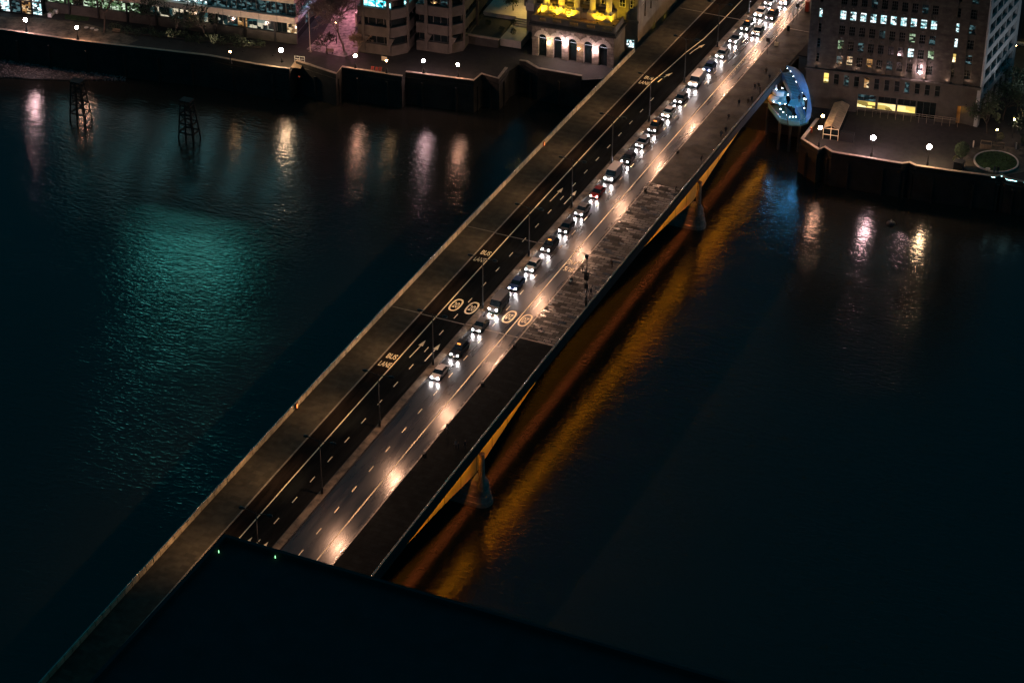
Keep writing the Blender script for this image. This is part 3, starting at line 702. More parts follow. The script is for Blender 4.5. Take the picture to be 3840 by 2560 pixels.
for c in archx:                                                      # fan of voussoirs, set proud
    v = MB()
    for k in range(9):
        a0, a1 = math.pi*(.04+.92*k/9)+.02, math.pi*(.04+.92*(k+1)/9)-.02; ro = aw+(.95 if k != 4 else 1.35)
        P = [(c+aw*1.02*math.cos(a0), sp_+aw*1.02*math.sin(a0)), (c+aw*1.02*math.cos(a1), sp_+aw*1.02*math.sin(a1)), (c+ro*math.cos(a1), sp_+ro*math.sin(a1)), (c+ro*math.cos(a0), sp_+ro*math.sin(a0))]
        v.add([(x, -.05, z) for x, z in P]+[(x, .0, z) for x, z in P], [(3, 2, 1, 0), (0, 1, 5, 4), (1, 2, 6, 5), (2, 3, 7, 6), (3, 0, 4, 7)])
    v.build('arch_voussoirs', M['clad'], hall)
    gl = MB().box(c-aw, c+aw, .6, .64, 0, sp_+aw*.98).build('arch_door', M['glassdark'], hall)
    q = MB()
    for k in range(7): q.ball((c-.72+k*.24, .58, sp_-.15), .05, 6, 4)
    q.build('fairy_lights', emi('fairy_light', (.9, .85, 1), 2.2), gl)
MB().box(0, HWd, .9, 7.5, .02, TH-.35).build('podium_body', M['stone_dark'], hall)
MB().box(HWd-.9, HWd+.02, .02, 16, 0, top-.01).build('podium_flank', M['stone'], hall)
cn = MB(); cn.box(-.55, HWd+.55, -.6, .9, top+.002, top+.5); cn.box(-.35, HWd+.35, -.35, .9, top+.5, top+.95); cn.box(HWd-.3, HWd+.55, .9, 7, top+.002, top+.5); cn.box(-.55, .3, .9, 7, top+.002, top+.5); cn.build('cornice', M['stone_dark'], hall)
dn = MB()
for k in range(int(HWd/.55)): dn.box(.1+k*.55, .32+k*.55, -.25, 0-.002, top-.28, top-.003)
dn.build('dentils', M['stone'], hall)
bl = MB(); bz = TH
bl.box(-.1, HWd+.1, -.2, .25, bz+.95, bz+1.2); bl.box(-.15, HWd+.15, -.25, .3, bz-.14, bz+.15)
bl.box(-.15, .2, .3, 6, bz-.14, bz+1.2); bl.box(HWd-.2, HWd+.15, .3, 6, bz-.14, bz+1.2)
seg = [(0, 1.6), (3.0, 4.6), (6.6, 8.4), (10.4, 12.2), (14.2, 16), (18, HWd)]
for a, b in seg: bl.box(a, b, -.17, .22, bz+.15, bz+.95)
bl.build('balustrade', M['stone'], hall)
bb = MB()
for (a, b), (c, d) in zip(seg, seg[1:]):
    x = b+.15
    while x < c-.1: bb.lathe([(.09, bz+.15), (.12, bz+.35), (.06, bz+.6), (.1, bz+.95)], (x, .02, 0), 6); x += .3
tag(bb.build('balusters', M['stone'], hall))
MB().box(.2, HWd-.2, .3, 6.4, TH-.3, TH).build('terrace_floor', mat('terrace_paving', (.40, .26, .14), .6, 0, .5, 1.2), hall)
colpx = [(2050.6, 12), (2106.7, 20), (2163, 31), (2222, 39), (2283, 49)]
CB = TH+2.0; 
cols = [hF.loc(at(px, py, BANK+CB)) for px, py in colpx]; cy = sum(c.y for c in cols)/5
colx = [c.x for c in cols]
pitch = (colx[-1]-colx[0])/4
colx = [colx[0]-pitch]+colx
for i, cx in enumerate(colx):
    MB().box(cx-.95, cx+.95, cy-.95, cy+.95, TH, CB-.25).build('pedestal', M['clad'], hall)
    c = MB(); n = 20; ringz = [(CB-.25, .9), (CB-.1, .92), (CB, .8), (CB+.12, .78), (CB+.3, .68)]
    c.lathe([(r, z) for z, r in ringz], (cx, cy, 0), 16)
    vs = []; fl = 40
    for z, r0 in ((CB+.3, .66), (CB+5, .64), (CB+10, .56)):
        for k in range(fl):
            t = 2*math.pi*k/fl; r = r0*(1 if k % 2 else .93); vs.append((cx+r*math.cos(t), cy+r*math.sin(t), z))
    c.add(vs, [(i2*fl+k, i2*fl+(k+1) % fl, (i2+1)*fl+(k+1) % fl, (i2+1)*fl+k) for i2 in range(2) for k in range(fl)])
    c.lathe([(.6, CB+10), (.95, CB+10.5), (1.0, CB+10.8)], (cx, cy, 0), 14)
    c.build('column', M['clad'], hall)
for i in range(len(colx)-1):
    if i == 2: continue
    MB().box(colx[i]+.95, colx[i+1]-.95, cy-.35, cy+.1, TH, TH+1.0).build('dado_panel', M['clad'], hall)
    b2 = MB(); x = colx[i]+1.1
    while x < colx[i+1]-1.0: b2.lathe([(.08, TH+1.0), (.1, TH+1.2), (.05, TH+1.45), (.08, TH+1.7)], (x, cy-.12, 0), 6); x += .28
    b2.build('baluster_row', M['clad'], hall)
# stairs down from the portico
for k in range(5): MB().box(colx[2]+1.0, colx[3]-1.0, cy-1.3+k*.36, cy-.94+k*.36, TH, TH+.36*(k+1)).build('step', M['clad'], hall)
# main block behind the columns
bw = cy+2.6; bx0, bx1 = colx[0]-2.0, HWd+2.9
MB().box(bx0, bx1, bw, bw+34, 0, 26).build('main_block', M['stone'], hall)
MB().box(bx0, HWd+.5, cy-1.2, bw, CB+10.8, CB+13).build('entablature', M['stone'], hall)
MB().box(bx0, colx[-1]+1.2, cy+1.0, bw-.002, TH, CB-.3).build('portico_floor', M['stone'], hall)
for i in range(len(colx)-1):
    xm = (colx[i]+colx[i+1])/2
    window(hall, xm-.75, xm+.75, bw-.06, CB+.6, CB+4.2, lit('cream', i) if i in (1, 2) else lit('warm', i) if i == 0 else M['glassdark'], fr=M['clad'], nx=2, nz=4, t=.1)
    su = MB(); su.box(xm-1.05, xm-.76, bw-.2, bw-.002, CB+.3, CB+4.5); su.box(xm+.76, xm+1.05, bw-.2, bw-.002, CB+.3, CB+4.5); su.box(xm-1.2, xm+1.2, bw-.3, bw-.002, CB+4.51, CB+4.9); su.box(xm-1.2, xm+1.2, bw-.3, bw-.002, CB, CB+.29)
    su.build('window_surround', M['clad'], hall)
for xm in (colx[-1]+2.2, colx[-1]+4.6):
    if xm < bx1-1: window(hall, xm-.7, xm+.7, bw-.06, CB+.6, CB+4.2, M['glassdark'], fr=M['clad'], nx=2, nz=4, t=.1)
for px in (colx[-1]+1.1, colx[-1]+3.4, bx1-.5): MB().box(px-.4, px+.4, bw-.35, bw-.002, TH, 26).build('pilaster', M['stone'], hall)
MB().box(bx0-.2, bx1+.3, bw-.5, bw-.36, TH-.5, TH).build('string_course', M['stone'], hall)
for k in range(7):
    y0_ = bw+2+k*4.2
    window(hall, y0_, y0_+1.5, bx1+.001, CB+.6, CB+4.2, M['glassdark'], fr=M['clad'], nx=2, nz=4, t=.1, axis='y')
    pil = MB().box(bx1+.002, bx1+.3, y0_+2.4, y0_+3.1, 7.5, 26).build('pilaster', M['stone'], hall)
for px, py, w_ in ((2452, 95, .9), (2494, 61, 2.6), (2540, 20, 1.2)):
    q = hF.side(px, py, bx1); window(hall, q.y-w_/2, q.y+w_/2, bx1+.001, q.z-.7, q.z+.8, lit('cream', 2), fr=M['stone'], axis='y')
    l_ = point('window_glow', hF.w(bx1+.9, q.y, q.z), 10, (1, .75, .1), .2, hall); fixw(l_, hF)
ww = hF.front(2372, 153, 9); 
wo_ = window(hall, ww.x-.9, ww.x+.9, bw-.07, max(.3, ww.z-1.0), ww.z+.9, lit('white', 2), nx=3, nz=2)
# floodlights of the portico
YEL = (1.0, .66, .02)
for px, py in ((2040, 30), (2100, 33), (2150, 42), (2255, 66), (2316, 76)):
    q = hF.loc(at(px, py, BANK+TH+.3))
    washer(hF, hall, q.x, min(q.y, cy-1.9), TH+.3, q.x, cy+1.5, TH+4.5, 2100, YEL, 130)
washer(hF, hall, colx[2]+.4, cy+1.5, CB+.1, colx[2]+1.2, bw, CB+6, 2200, YEL, 150)
washer(hF, hall, colx[1]+.4, cy+1.5, CB+.1, colx[1]+1.2, bw, CB+6, 2200, YEL, 150)
for px, py in ((2100, 62), (2200, 88)):
    tq = hF.loc(at(px, py, BANK+TH)); tl = point('terrace_glow', hF.w(tq.x, tq.y, TH+1.6), 45, (1.0, .45, .06), .15, hall); fixw(tl, hF)  # small lamps without fixtures, added to warm the dark terrace
for px, py in ((2139, 81), (2245, 98)):
    q = hF.loc(at(px, py, BANK+TH)); MB().lathe([(.32, TH+.002), (.3, TH+.06)], (q.x, q.y, 0), 12).build('ground_light', emi('ground_light', (1, .6, .08), 3), hall)
# wall lanterns between the arches
for px, py, k, e, c in ((2057, 163, 'globe_y', 60, (1, .85, .6)), (2117, 168, 'globe_w', 160, (1, .85, .85)), (2170, 184, 'globe_s', 10, (1, .9, .8)), (2227, 193, 'globe_w', 28, (.95, 1, .95))):
    q = hF.front(px, py, -.5); lo = MB().ball((q.x, -.55, q.z), .19 if k != 'globe_w' else .26).build('wall_lantern', M[k], hall)
    MB().tube([(q.x, 0, q.z+.5), (q.x, -.55, q.z+.5), (q.x, -.55, q.z+.2)], .035, 6).build('bracket', M['pole'], lo)
    l_ = point('lantern_light', hF.w(q.x, -.9, q.z), e*1.5, c, .2, hall); fixw(l_, hF)

# --- the large stone office on the right
aF = Frame(at(3013, 398, BANK), ang(at(3013, 398, BANK), at(3657, 476, BANK)))
ah = empty('stone_office_block', aF.o, 'tall stone office block with rows of windows between piers, one row lit white', 'office', rz=aF.a)
AW = (at(3657, 476, BANK)-at(3013, 398, BANK)).length; AH_ = 42.0
AD = (at(3773, 335, BANK)-at(3657, 476, BANK)).length+1
MB().box(.6, AW-.6, 1.0, AD, .02, AH_).build('core', M['stone_dark'], ah)
zc = aF.front(3300, 284).z                                           # cornice height
fx = lambda px, py: aF.front(px, py).x
fz = lambda px, py: aF.front(px, py).z
cols10 = [fx(3161+i*(3500-3161)/9.0, 62+i*5.75) for i in range(10)]
rowz = [fz(3157, 174), fz(3157, 117), fz(3157, 61), 0, 0]            # window centre heights, bottom up
per = (rowz[2]-rowz[0])/2; base_row = rowz[0]-per
rows = [base_row+i*per for i in range(7)]
hw = (cols10[1]-cols10[0])/2; ow = hw*.62; oh = per*.30
wl = MB(); x_l, x_r = cols10[0]-hw, cols10[-1]+hw
# upper front: full-height piers proud, spandrels between
slitL, slitR = fx(3077, 60), fx(3586, 150)
wl.box(0, slitL-.35, 0, 1, zc, AH_); wl.box(slitL+.35, x_l+hw-ow, 0, 1, zc, AH_)
for i in range(9): wl.box(cols10[i]+ow, cols10[i+1]-ow, 0, 1, zc+.3, AH_)
farw = fx(3642, 160)
wl.box(cols10[-1]+ow, slitR-.35, 0, 1, zc, AH_); wl.box(slitR+.35, farw-.75, 0, 1, zc, AH_); wl.box(farw+.75, AW, 0, 1, zc, AH_)
wl.build('piers', brickmat('ashlar', (.072, .064, .053), (.05, .044, .037), 1.2, .45, .85, .08, bump=.15, rot=(R(90), 0, 0)), ah)
whites = {2: list(range(10))}
for i, cx in enumerate(cols10+[farw, slitL, slitR]):
    w_ = ow if i < 10 else (.75 if i == 10 else .35); zprev = zc
    for j, rz_ in enumerate(rows):
        if rz_-oh > zprev+.05:
            so_ = MB().box(cx-w_, cx+w_, .35, .9, zprev, rz_-oh).build('spandrel', M['stone_dark'], ah)
            if i < 10 and j > 0: MB().lathe([(.22, rz_-oh-.75), (.22, rz_-oh-.45)], (cx, .34, 0), 8).build('rosette', M['frame'], so_)
        zprev = rz_+oh
        kd = M['glassdark']
        if i < 10:
            if j == 3: kd = lit('white', i % 4)
            elif (i, j) in ((0, 1), (7, 1)): kd = lit('white', 3) if i else lit('green', 1)
            elif (i, j) in ((7, 2), (9, 1)): kd = lit('green', 0)
            elif (i, j) in ((1, 0), (3, 0), (5, 0)): kd = lit('dim', 1) if i == 5 else lit('warm', 0)
            elif (i+j*3) % 5 == 0: kd = lit('dim', i % 3)
        elif i == 11 and j in (3,): kd = lit('white', 1)
        elif i == 12 and j in (1, 2, 3): kd = lit('white', 0) if j != 1 else lit('cream', 0)
        elif i == 10 and j % 2: kd = lit('dim', 2)
        window(ah, cx-w_, cx+w_, .6, rz_-oh, rz_+oh, kd, nx=3 if i < 11 else 1, nz=3, t=.07)
    MB().box(cx-w_, cx+w_, .35, .9, zprev, AH_).build('spandrel', M['stone_dark'], ah)
co = MB(); co.box(-.3, AW+.3, -.35, .9, zc-.35, zc-.002); co.box(-.15, AW+.15, -.15, .9, zc-.7, zc-.352); co.build('cornice', M['stone_dark'], ah)
# lower front
lowx = [fx(3097+k*(3512-3097)/11.0, 296+k*(369-296)/11.0) for k in range(12)]; lz = fz(3097, 296); lh = 1.25
lm = MB(); ed = [0]+[v for c in lowx for v in (c-.55, c+.55)]+[AW]
for k in range(0, len(ed), 2): lm.box(ed[k], ed[k+1], .1, .9, lz-lh, lz+lh)
lm.box(0, AW, .1, .9, lz+lh, zc-.702)
gx = [(fx(3246, 404), 1.9), (fx(3322, 415), 1.9), (fx(3396, 425), 1.9), (fx(3470, 437), 2.0), (fx(3613, 440), 1.5)]
gtop = fz(3246, 385); gtop = max(4.2, gtop)
lm.box(0, AW, .1, .9, gtop, lz-lh)
ed = [0]+[v for c, w_ in gx for v in (c-w_, c+w_)]+[AW]
for k in range(0, len(ed), 2): lm.box(ed[k], ed[k+1], .1, .9, 0, gtop)
lm.build('lower_wall', M['stone_dark'], ah)
for k, cx in enumerate(lowx): window(ah, cx-.55, cx+.55, .5, lz-lh, lz+lh, lit('cream', 1) if k == 0 else lit('warm', 1) if k in (4,) else lit('dim', k % 3) if k in (2, 8) else M['glassdark'], nz=2, t=.07)
for k, (cx, w_) in enumerate(gx[:4]):
    if k < 3: window(ah, cx-w_, cx+w_, .75, .9, 2.5, lit('cream', k), fr=M['cream'], t=.08)
    window(ah, cx-w_, cx+w_, .7, 2.55 if k < 3 else .1, gtop, M['glassdark'] if k else lit('dim', 2), nx=3, t=.08)
gm = gx[4]; MB().box(gm[0]-1.5, gm[0]+1.5, .85, .9, 0, gtop-.4).build('passage_door', mat('amber_brick', (.4, .22, .08), .9, 0, .4, .8), ah)
l_ = point('passage_light', aF.w(gm[0]-.3, .15, gtop-.8), 22, (1, .5, .06), .1, ah); fixw(l_, aF)
# east flank: white grid
fC = at(3657, 476, BANK); fE = at(3786, 318, BANK); fa_ = math.atan2(fE.y-fC.y, fE.x-fC.x)
fF = Frame(fC, fa_); FLn = (fE-fC).length
flank = empty('flank_wing', aF.loc(fC)); flank.parent = ah; flank.rotation_euler = (0, 0, fa_-aF.a)
EW = mat('pale_stone_grid', (.30, .31, .32), .7, 0, .25, .8)
ef = MB(); ef.box(0, 1.3, -.35, .9, 0, AH_); ef.box(FLn-1.9, FLn, -.35, .9, 0, AH_)
nb = 5; bayw = (FLn-3.2)/nb
zz = [fz(3170, 117)-per*1.5+k*per for k in range(-2, 8)]
for z in zz:
    if z > 0: ef.box(1.3, FLn-1.9, -.30, .9, z-.75, z+.55)
for k in range(1, nb): ef.box(1.3+k*bayw-.2, 1.3+k*bayw+.2, -.25, .9, 0, AH_)
ef.build('flank_grid', EW, flank)
MB().box(1.3, FLn-1.9, .25, .9, 0, AH_).build('flank_glazing', M['glassdark'], flank)
MB().prism([(.05, .902), (FLn, .902), (FLn, 8), (.05, 6)], .02, AH_-.1).build('flank_core', M['stone_dark'], flank)
p_ = fF.w(FLn*.4, -16, 5); lo_ = lamp_column_late = (p_, fF.w(FLn*.5, 0, 16))
# floodlights on the cornice
for t in (.06, .17, .29, .42, .55, .68, .81, .93):
    washer(aF, ah, AW*t, -.28, zc+.35, AW*t, .1, zc+6, 130, (1.0, .60, .42), 150)
lw = aF.front(3450, 272, -.8); MB().ball((lw.x, -.9, lw.z), .3).build('wall_lamp', M['globe_w'], ah); l_ = point('wall_lamp_light', aF.w(lw.x, -1.6, lw.z), 60, (1, .7, .6), .3, ah); fixw(l_, aF)
rl = MB(); z_ = .95
for hh in (1.0, .6): rl.tube([(AW*.32, -1.2, z_+hh), (AW*.9, -1.2, z_+hh)], .05, 6)
for k in range(14): rl.tube([(AW*(.32+.58*k/13), -1.2, 0), (AW*(.32+.58*k/13), -1.2, z_+1.0)], .04, 6)
rl.build('railing', M['kerb'], ah)

# --- towers farther back, seen only mirrored in the river
def tower(px, py, w, d, h, label, kind, z0, z1, n=6):
    p = at(px, py, BANK); o = empty('glass_tower', p, label, 'tower', rz=.2)
    MB().box(-w/2, w/2, 0, d, 0, h).build('body', M['glassdark'], o)
    k = z0
    while k < z1:
        for i in range(n): window(o, -w/2+i*w/n+.1, -w/2+(i+1)*w/n-.1, -.02, k, k+2.6, lit(kind, i % 4), t=.1)
        k += 4
    return o
tower(640, -300, 26, 20, 100, 'tall glass tower behind the office with teal lit floors', 'tower', 60, 76)
#@@DETAIL
# ------------------------------------------------------------------ riverside lamps
def river_lamp(px, py, key, label, r=.24, hz=-2.65, base=BANK+1.05, e=None, grp='globe lamps standing along the river walls'):
    p = at(px, py, hz); o = empty('riverside_lamp', (p.x, p.y, base), label, 'lamp', grp); h = hz-base
    MB().lathe([(.34, 0), (.3, .25), (.2, .4), (.24, .8), (.12, 1.0), (.07, 1.3), (.06, h-r-.05), (.13, h-r)], (0, 0, 0), 12).build('lamp_post', M['pole'], o, True)
    g_ = MB().ball((0, 0, h), r, 14, 8).build('lamp_globe', M[key], o, True)
    MB().lathe([(.1, h+r-.02), (.05, h+r+.12), (.01, h+r+.22)], (0, 0, 0), 8).build('finial', M['pole'], g_)
    return o
river_lamp(95, 75, 'globe_w', 'brightest white globe lamp at the far left of the left river wall', .42)
river_lamp(288, 104, 'globe', 'orange globe lamp on the left wall beside the round cafe tables', .36)
river_lamp(863, 195, 'globe_s', 'small dim globe lamp on the river wall under the glass office', .2)
river_lamp(1054, 189, 'globe_y', 'large yellow globe lamp by the corner of the glass office wall', .44)
river_lamp(1332, 210, 'globe', 'globe lamp among the twigs of the bare tree by the pink alley', .33)
river_lamp(1449, 228, 'globe_s', 'dim yellow globe lamp in front of the block with the teal lit floor', .22)
river_lamp(1588, 229, 'globe_w', 'pinkish globe lamp on the wall between the two concrete blocks', .33)
river_lamp(1717, 243, 'globe', 'globe lamp below the corner of the darker concrete block', .33)
river_lamp(3076, 479, 'globe', 'globe lamp between the blue staircase and the conservatory', .36, -2.3, BANK)
river_lamp(3086, 435, 'globe_s', 'plain globe lamp behind the conservatory by the stone office', .3, -2.3, BANK)
river_lamp(3275, 517, 'globe_w', 'bright pinkish globe lamp in the middle of the right terrace', .5, -2.2, BANK)
river_lamp(3485, 551, 'globe_y', 'bright amber globe lamp near the round clipped tree', .5, -2.2, BANK)
# strip light along the far right wall
for a, b in (((3563, 637), (3626, 647)), ((3649, 649), (3732, 663))): 
    p, q = at(a[0], a[1], PT-.25), at(b[0], b[1], PT-.25); L = (q-p).length; d = (q-p).normalized()
    o = MB().box(0, L, -.35, -.28, -.04, .04).build('strip_light', M['strip']); o.location = p; o.rotation_euler = (0, 0, math.atan2(d.y, d.x))
    tag(o, 'short cyan strip light on the right river wall below the round tree' if a[0] < 3600 else 'long cyan strip light on the right river wall below the round lawn', 'light')
pts = [at(x, y, PT-.25) for x, y in ((3734, 663), (3752, 658), (3764, 659), (3775, 669))]
tag(MB().tube([(p.x, p.y-.3, p.z) for p in pts], .045, 6).build('strip_light', M['strip']), 'bent cyan strip light at the jog of the right river wall', 'light')
p, q = at(3777, 671, PT-.25), at(3850, 684, PT-.25)
tag(MB().tube([(p.x, p.y-.3, p.z), (q.x, q.y-.3, q.z)], .045, 6).build('strip_light', M['strip']), 'cyan strip light running out of the right edge of the photo', 'light')

# ------------------------------------------------------------------ trees and shrubs
def tree(name, loc, h, label, cat='tree', group=None, seed=1, spread=.55, leaf=None, nleaf=0, trunk_r=.22, depth=5, lean=(0, 0), ls=.3, bark=None):
    rg = random.Random(seed); o = empty(name, loc, label, cat, group); tk = MB(); cr = MB()
    tips = []
    def grow(p, d, L, r, lv):
        pts = [p]; rs = [r]; q = p; dd = d.copy()
        for i in range(3):
            dd = (dd+Vector((rg.gauss(0, .10), rg.gauss(0, .10), rg.gauss(0, .05)+.03))).normalized(); q = q+dd*(L/3); pts.append(q); rs.append(r*(1-.14*(i+1)))
        (tk if lv < 2 else cr).tube(pts, rs, 6 if lv < 2 else 4, cap=False)
        if lv >= depth: tips.append(q); return
        n = 3 if lv else 4
        for k in range(n):
            az = rg.random()*6.28; sp = spread*rg.uniform(.6, 1.25); e = dd.orthogonal().normalized(); f = dd.cross(e)
            nd = (dd*math.cos(sp)+(e*math.cos(az)+f*math.sin(az))*math.sin(sp)).normalized()
            st = pts[rg.choice([1, 2, 3, 3])] if lv else q
            grow(st, nd, L*rg.uniform(.66, .88), max(rs[-1]*.7, .045), lv+1)
    grow(Vector((0, 0, 0)), Vector((lean[0], lean[1], 1)).normalized(), h*.32, trunk_r, 0)
    bark = bark or M['bark']; tk.build('trunk', bark, o)
    if leaf:
        for t in tips:
            for i in range(max(1, nleaf//max(1, len(tips)))):
                c = t+Vector((rg.gauss(0, .4), rg.gauss(0, .4), rg.gauss(0, .35))); a = Vector((rg.gauss(0, 1), rg.gauss(0, 1), rg.gauss(0, 1))).normalized(); b = a.orthogonal().normalized()*ls*rg.uniform(.6, 1.3); a = a*ls*rg.uniform(.6, 1.3)
                cr.add([c-a*.5, c+b*.4, c+a*.5, c-b*.4], [(0, 1, 2, 3)], 1)
    cr.build('crown', [bark, leaf or bark], o)
    return o
g1 = 'bare and leafy trees along the left bank'
tree('bare_tree', at(1290, 190, BANK), 13.5, 'bare branching tree in front of the pink lit alley', group=g1, seed=5, spread=.52, depth=7, trunk_r=.26, bark=mat('lamplit_twigs', (.16, .12, .11), .9, 0, .3, 3))  # bark colour made paler so this crown looks lit by the alley lamp
tree('bare_tree', at(1340, 205, BANK), 5.0, 'small twiggy bare tree around the globe lamp by the concrete block', group=g1, seed=8, spread=.7, depth=6, trunk_r=.12, bark=M['wood'])
tree('bare_tree', at(1228, 205, BANK), 5.5, 'low dark bare tree left of the pink lit alley tree', group=g1, seed=12, spread=.75, depth=5, trunk_r=.14)
tree('bare_tree', at(392, 122, BANK), 14, 'dark bare tree standing by the cafe tables beside the lawn', group=g1, seed=21, spread=.6, depth=6, trunk_r=.28)
for i, (x, y, hh, lb) in enumerate([(330, 60, 7, 'green leafy tree behind the small lawn at the left'), (560, 120, 8, 'dark leafy tree before the green lit windows of the glass office'), (660, 130, 9, 'dark leafy tree against the first floor middle of the glass office'), (770, 140, 7.5, 'dark leafy tree nearest the yellow lamp by the glass office')]):
    tree('leafy_tree', at(x, y, BANK), hh, lb, group=g1, seed=30+i, leaf=M['leaf'], nleaf=900, depth=4, spread=.6, trunk_r=.18)
tree('leafy_tree', at(1925, 40, BANK+3), 5, 'dark leafy tree on the yellow lit terrace left of the hall', group=g1, seed=40, leaf=M['leaf'], nleaf=1300, depth=4, spread=.7, trunk_r=.15)
for i, (x, y, hh, lb) in enumerate([(3700, 500, 7, 'dark leafy tree at the right corner of the stone office'), (3760, 450, 9, 'tall dark tree overlapping the pale flank of the stone office'), (3815, 420, 10, 'dark tree at the right edge beyond the pale flank'), (3850, 520, 8, 'dark tree at the right edge above the round lawn')]):
    tree('leafy_tree', at(x, y, BANK), hh, lb, group='dark trees right of the stone office', seed=50+i, leaf=M['leaf'], nleaf=1600, depth=4, spread=.7, trunk_r=.2, ls=.35)
def shrub(px, py, z, r, label, m='leaf', sz=1.0, n=300, s=.18, name='shrub'):
    p = at(px, py, z); o = empty(name, p, label, 'shrub', 'shrubs and small trees on the river banks'); mb = MB(); leafmass(mb, (0, 0, r*sz), r, r, r*sz, n, s, random.Random(int(px)))
    mb.build('foliage', M[m], o); MB().tube([(0, 0, 0), (.03, 0, r*sz)], [.06, .03], 6).build('stem', M['bark'], o); return o
o = empty('clipped_tree', at(3603, 600, BANK), 'dark round clipped tree left of the round lawn', 'tree'); mb = MB(); leafmass(mb, (0, 0, 2.4), 1.5, 1.5, 1.7, 1500, .22, random.Random(2)); mb.build('crown', M['leaf'], o); MB().tube([(0, 0, 0), (0, 0, 1.6)], .1, 8).build('trunk', M['bark'], o)
shrub(3750, 527, BANK, .9, 'pale lit shrub behind the first bench right of the lawn', 'leaf_pale')
shrub(3838, 540, BANK, .8, 'pale lit shrub at the right edge behind the second bench', 'leaf_pale')
shrub(3582, 605, BANK, .6, 'small pale shrub left of the round clipped tree', 'leaf_pale')
shrub(3626, 568, BANK, .6, 'pale shrub on the shoulder of the round clipped tree', 'leaf_pale')
for i, (x, y, lb) in enumerate([(1830, 95, 'low dark shrub on the garden terrace left of the hall'), (1880, 120, 'dark shrub at the front of the garden terrace'), (1925, 95, 'dark shrub at the foot of the yellow lit steps'), (190, 48, 'round shrub in the leftmost white planter'), (215, 33, 'round shrub in the middle white planter'), (1925, 130, 'dark shrub behind the terrace wall next to the hall')]):
    shrub(x, y, BANK+(2.0 if x > 1000 else .8), .7 if x > 1000 else .5, lb, 'leaf' if x > 1000 else 'leaf_pale')

# ------------------------------------------------------------------ left bank: lawn, path, cafe, pavilion
def ground_patch(name, pxs, z, m):
    mb = MB(); pts = [at(x, y, z) for x, y in pxs]; mb.prism([(p.x, p.y) for p in pts], z-.03, z+.004); return tag(mb.build(name, m), kind='structure')
ground_patch('lawn', [(243, 72), (243, 53), (305, 16), (350, 4), (345, 45), (330, 78), (296, 79)], BANK+.03, M['grass'])
ground_patch('promenade', [(-60, 104), (0, 111), (240, 146), (400, 166), (470, 172), (520, 150), (440, 118), (300, 84), (150, 68), (-60, 60)], BANK+.02, M['median'])  # paler patch over the quay stands in for lamplight falling there
ground_patch('alley', [(1150, 185), (1215, 120), (1262, 40), (1330, -60), (1460, -60), (1372, 60), (1352, 190), (1290, 215)], BANK+.03, mat('alley_setts', (.22, .19, .18), .7, 0, .8, 1.1, .8, 3))
ground_patch('path', [(150, 62), (243, 50), (330, -30), (250, -60), (215, 30)], BANK+.03, M['median'])
for i, (x, y, lb) in enumerate([(192, 60, 'lit white planter box nearest the river'), (214, 46, 'lit white planter box in the middle of the row'), (246, 25, 'lit white planter box farthest from the river')]):
    p = at(x, y, BANK); o = MB().box(-.45, .45, -.9, .9, 0, .85).build('planter', M['white'], bevel=.03); o.location = p; o.rotation_euler = (0, 0, .2)
    tag(o, lb, 'planter', 'white planters beside the path')
def cafe_table(px, py, lb):
    p = at(px, py, BANK); o = empty('cafe_table', p, lb, 'table', 'round cafe tables on the left bank'); MB().lathe([(.5, .72), (.5, .76)], (0, 0, 0), 16).build('table_top', M['clad'], o); MB().lathe([(.25, 0), (.03, .05), (.03, .72)], (0, 0, 0), 8).build('leg', M['dark'], o)
for x, y, lb in ((325, 115, 'round cafe table nearest the orange lamp'), (347, 118, 'round cafe table in the middle of the three'), (362, 124, 'round cafe table next to the bare tree')): cafe_table(x, y, lb)
def bench(px, py, lb, rz=.2, L=1.8, z=BANK):
    p = at(px, py, z); o = empty('park_bench', p, lb, 'bench', 'benches on the river banks', rz=rz)
    s = MB()
    for k in range(4): s.box(-L/2, L/2, -.25+k*.13, -.15+k*.13, .42, .46)
    s.build('seat', M['wood'], o); b = MB()
    for k in range(3): b.box(-L/2, L/2, .27, .31, .52+k*.15, .63+k*.15)
    b.build('backrest', M['wood'], o)
    for x in (-L/2+.15, L/2-.15): MB().box(x-.04, x+.04, -.25, .3, 0, .419).build('leg', M['dark'], o)
bench(436, 124, 'dark bench behind the left river wall beside the bare tree')
bench(3744, 553, 'pale wooden bench behind the round lawn', .15, 2.4)
bench(3845, 568, 'pale wooden bench cut by the right edge of the photo', .15, 2.4)
bench(1236, 200, 'pale bench at the foot of the tall flagpole', .1)
# glazed pavilion at the far left
pvF = Frame(at(152, 66, BANK), .16)
pv = empty('glass_pavilion', pvF.o, 'brightly lit glazed entrance pavilion at the top left corner', 'building', rz=pvF.a)
MB().box(-16, -.3, .5, 12, 0, 9).build('core', M['glassdark'], pv)
MB().box(-16.3, .2, -.4, 12.2, 9, 9.6).build('roof', M['roof_dark'], pv)
for k in range(6):
    for j in range(2): window(pv, -1.9-k*2.6, -.2-k*2.6+.6-.05, .4, .3+j*3.2, 3.3+j*3.2, lit(['white', 'warm', 'dim', 'white', 'office', 'warm'][k], j+k), nx=2)
MB().box(-16.2, .1, .1, .48, 3.32, 3.48).build('transom', M['frame'], pv)
pk = point('alley_lamp', at(200, 10, BANK+5), 700, (.85, .75, 1.0), .3); tag(pk)
def lamp_column(loc, h, lb, key, e, c, grp='plain lamp posts behind the river front'):
    o = empty('lamp_post', loc, lb, 'lamp post', grp); MB().lathe([(.08, 0), (.05, h)], (0, 0, 0), 8).build('column', M['pole'], o); MB().ball((0, 0, h+.15), .16).build('lamp_globe', M[key], o)
    if e: point('lamp_light', (0, -.4, h), e, c, .2, o)
    return o
bpy.data.objects.remove(pk)
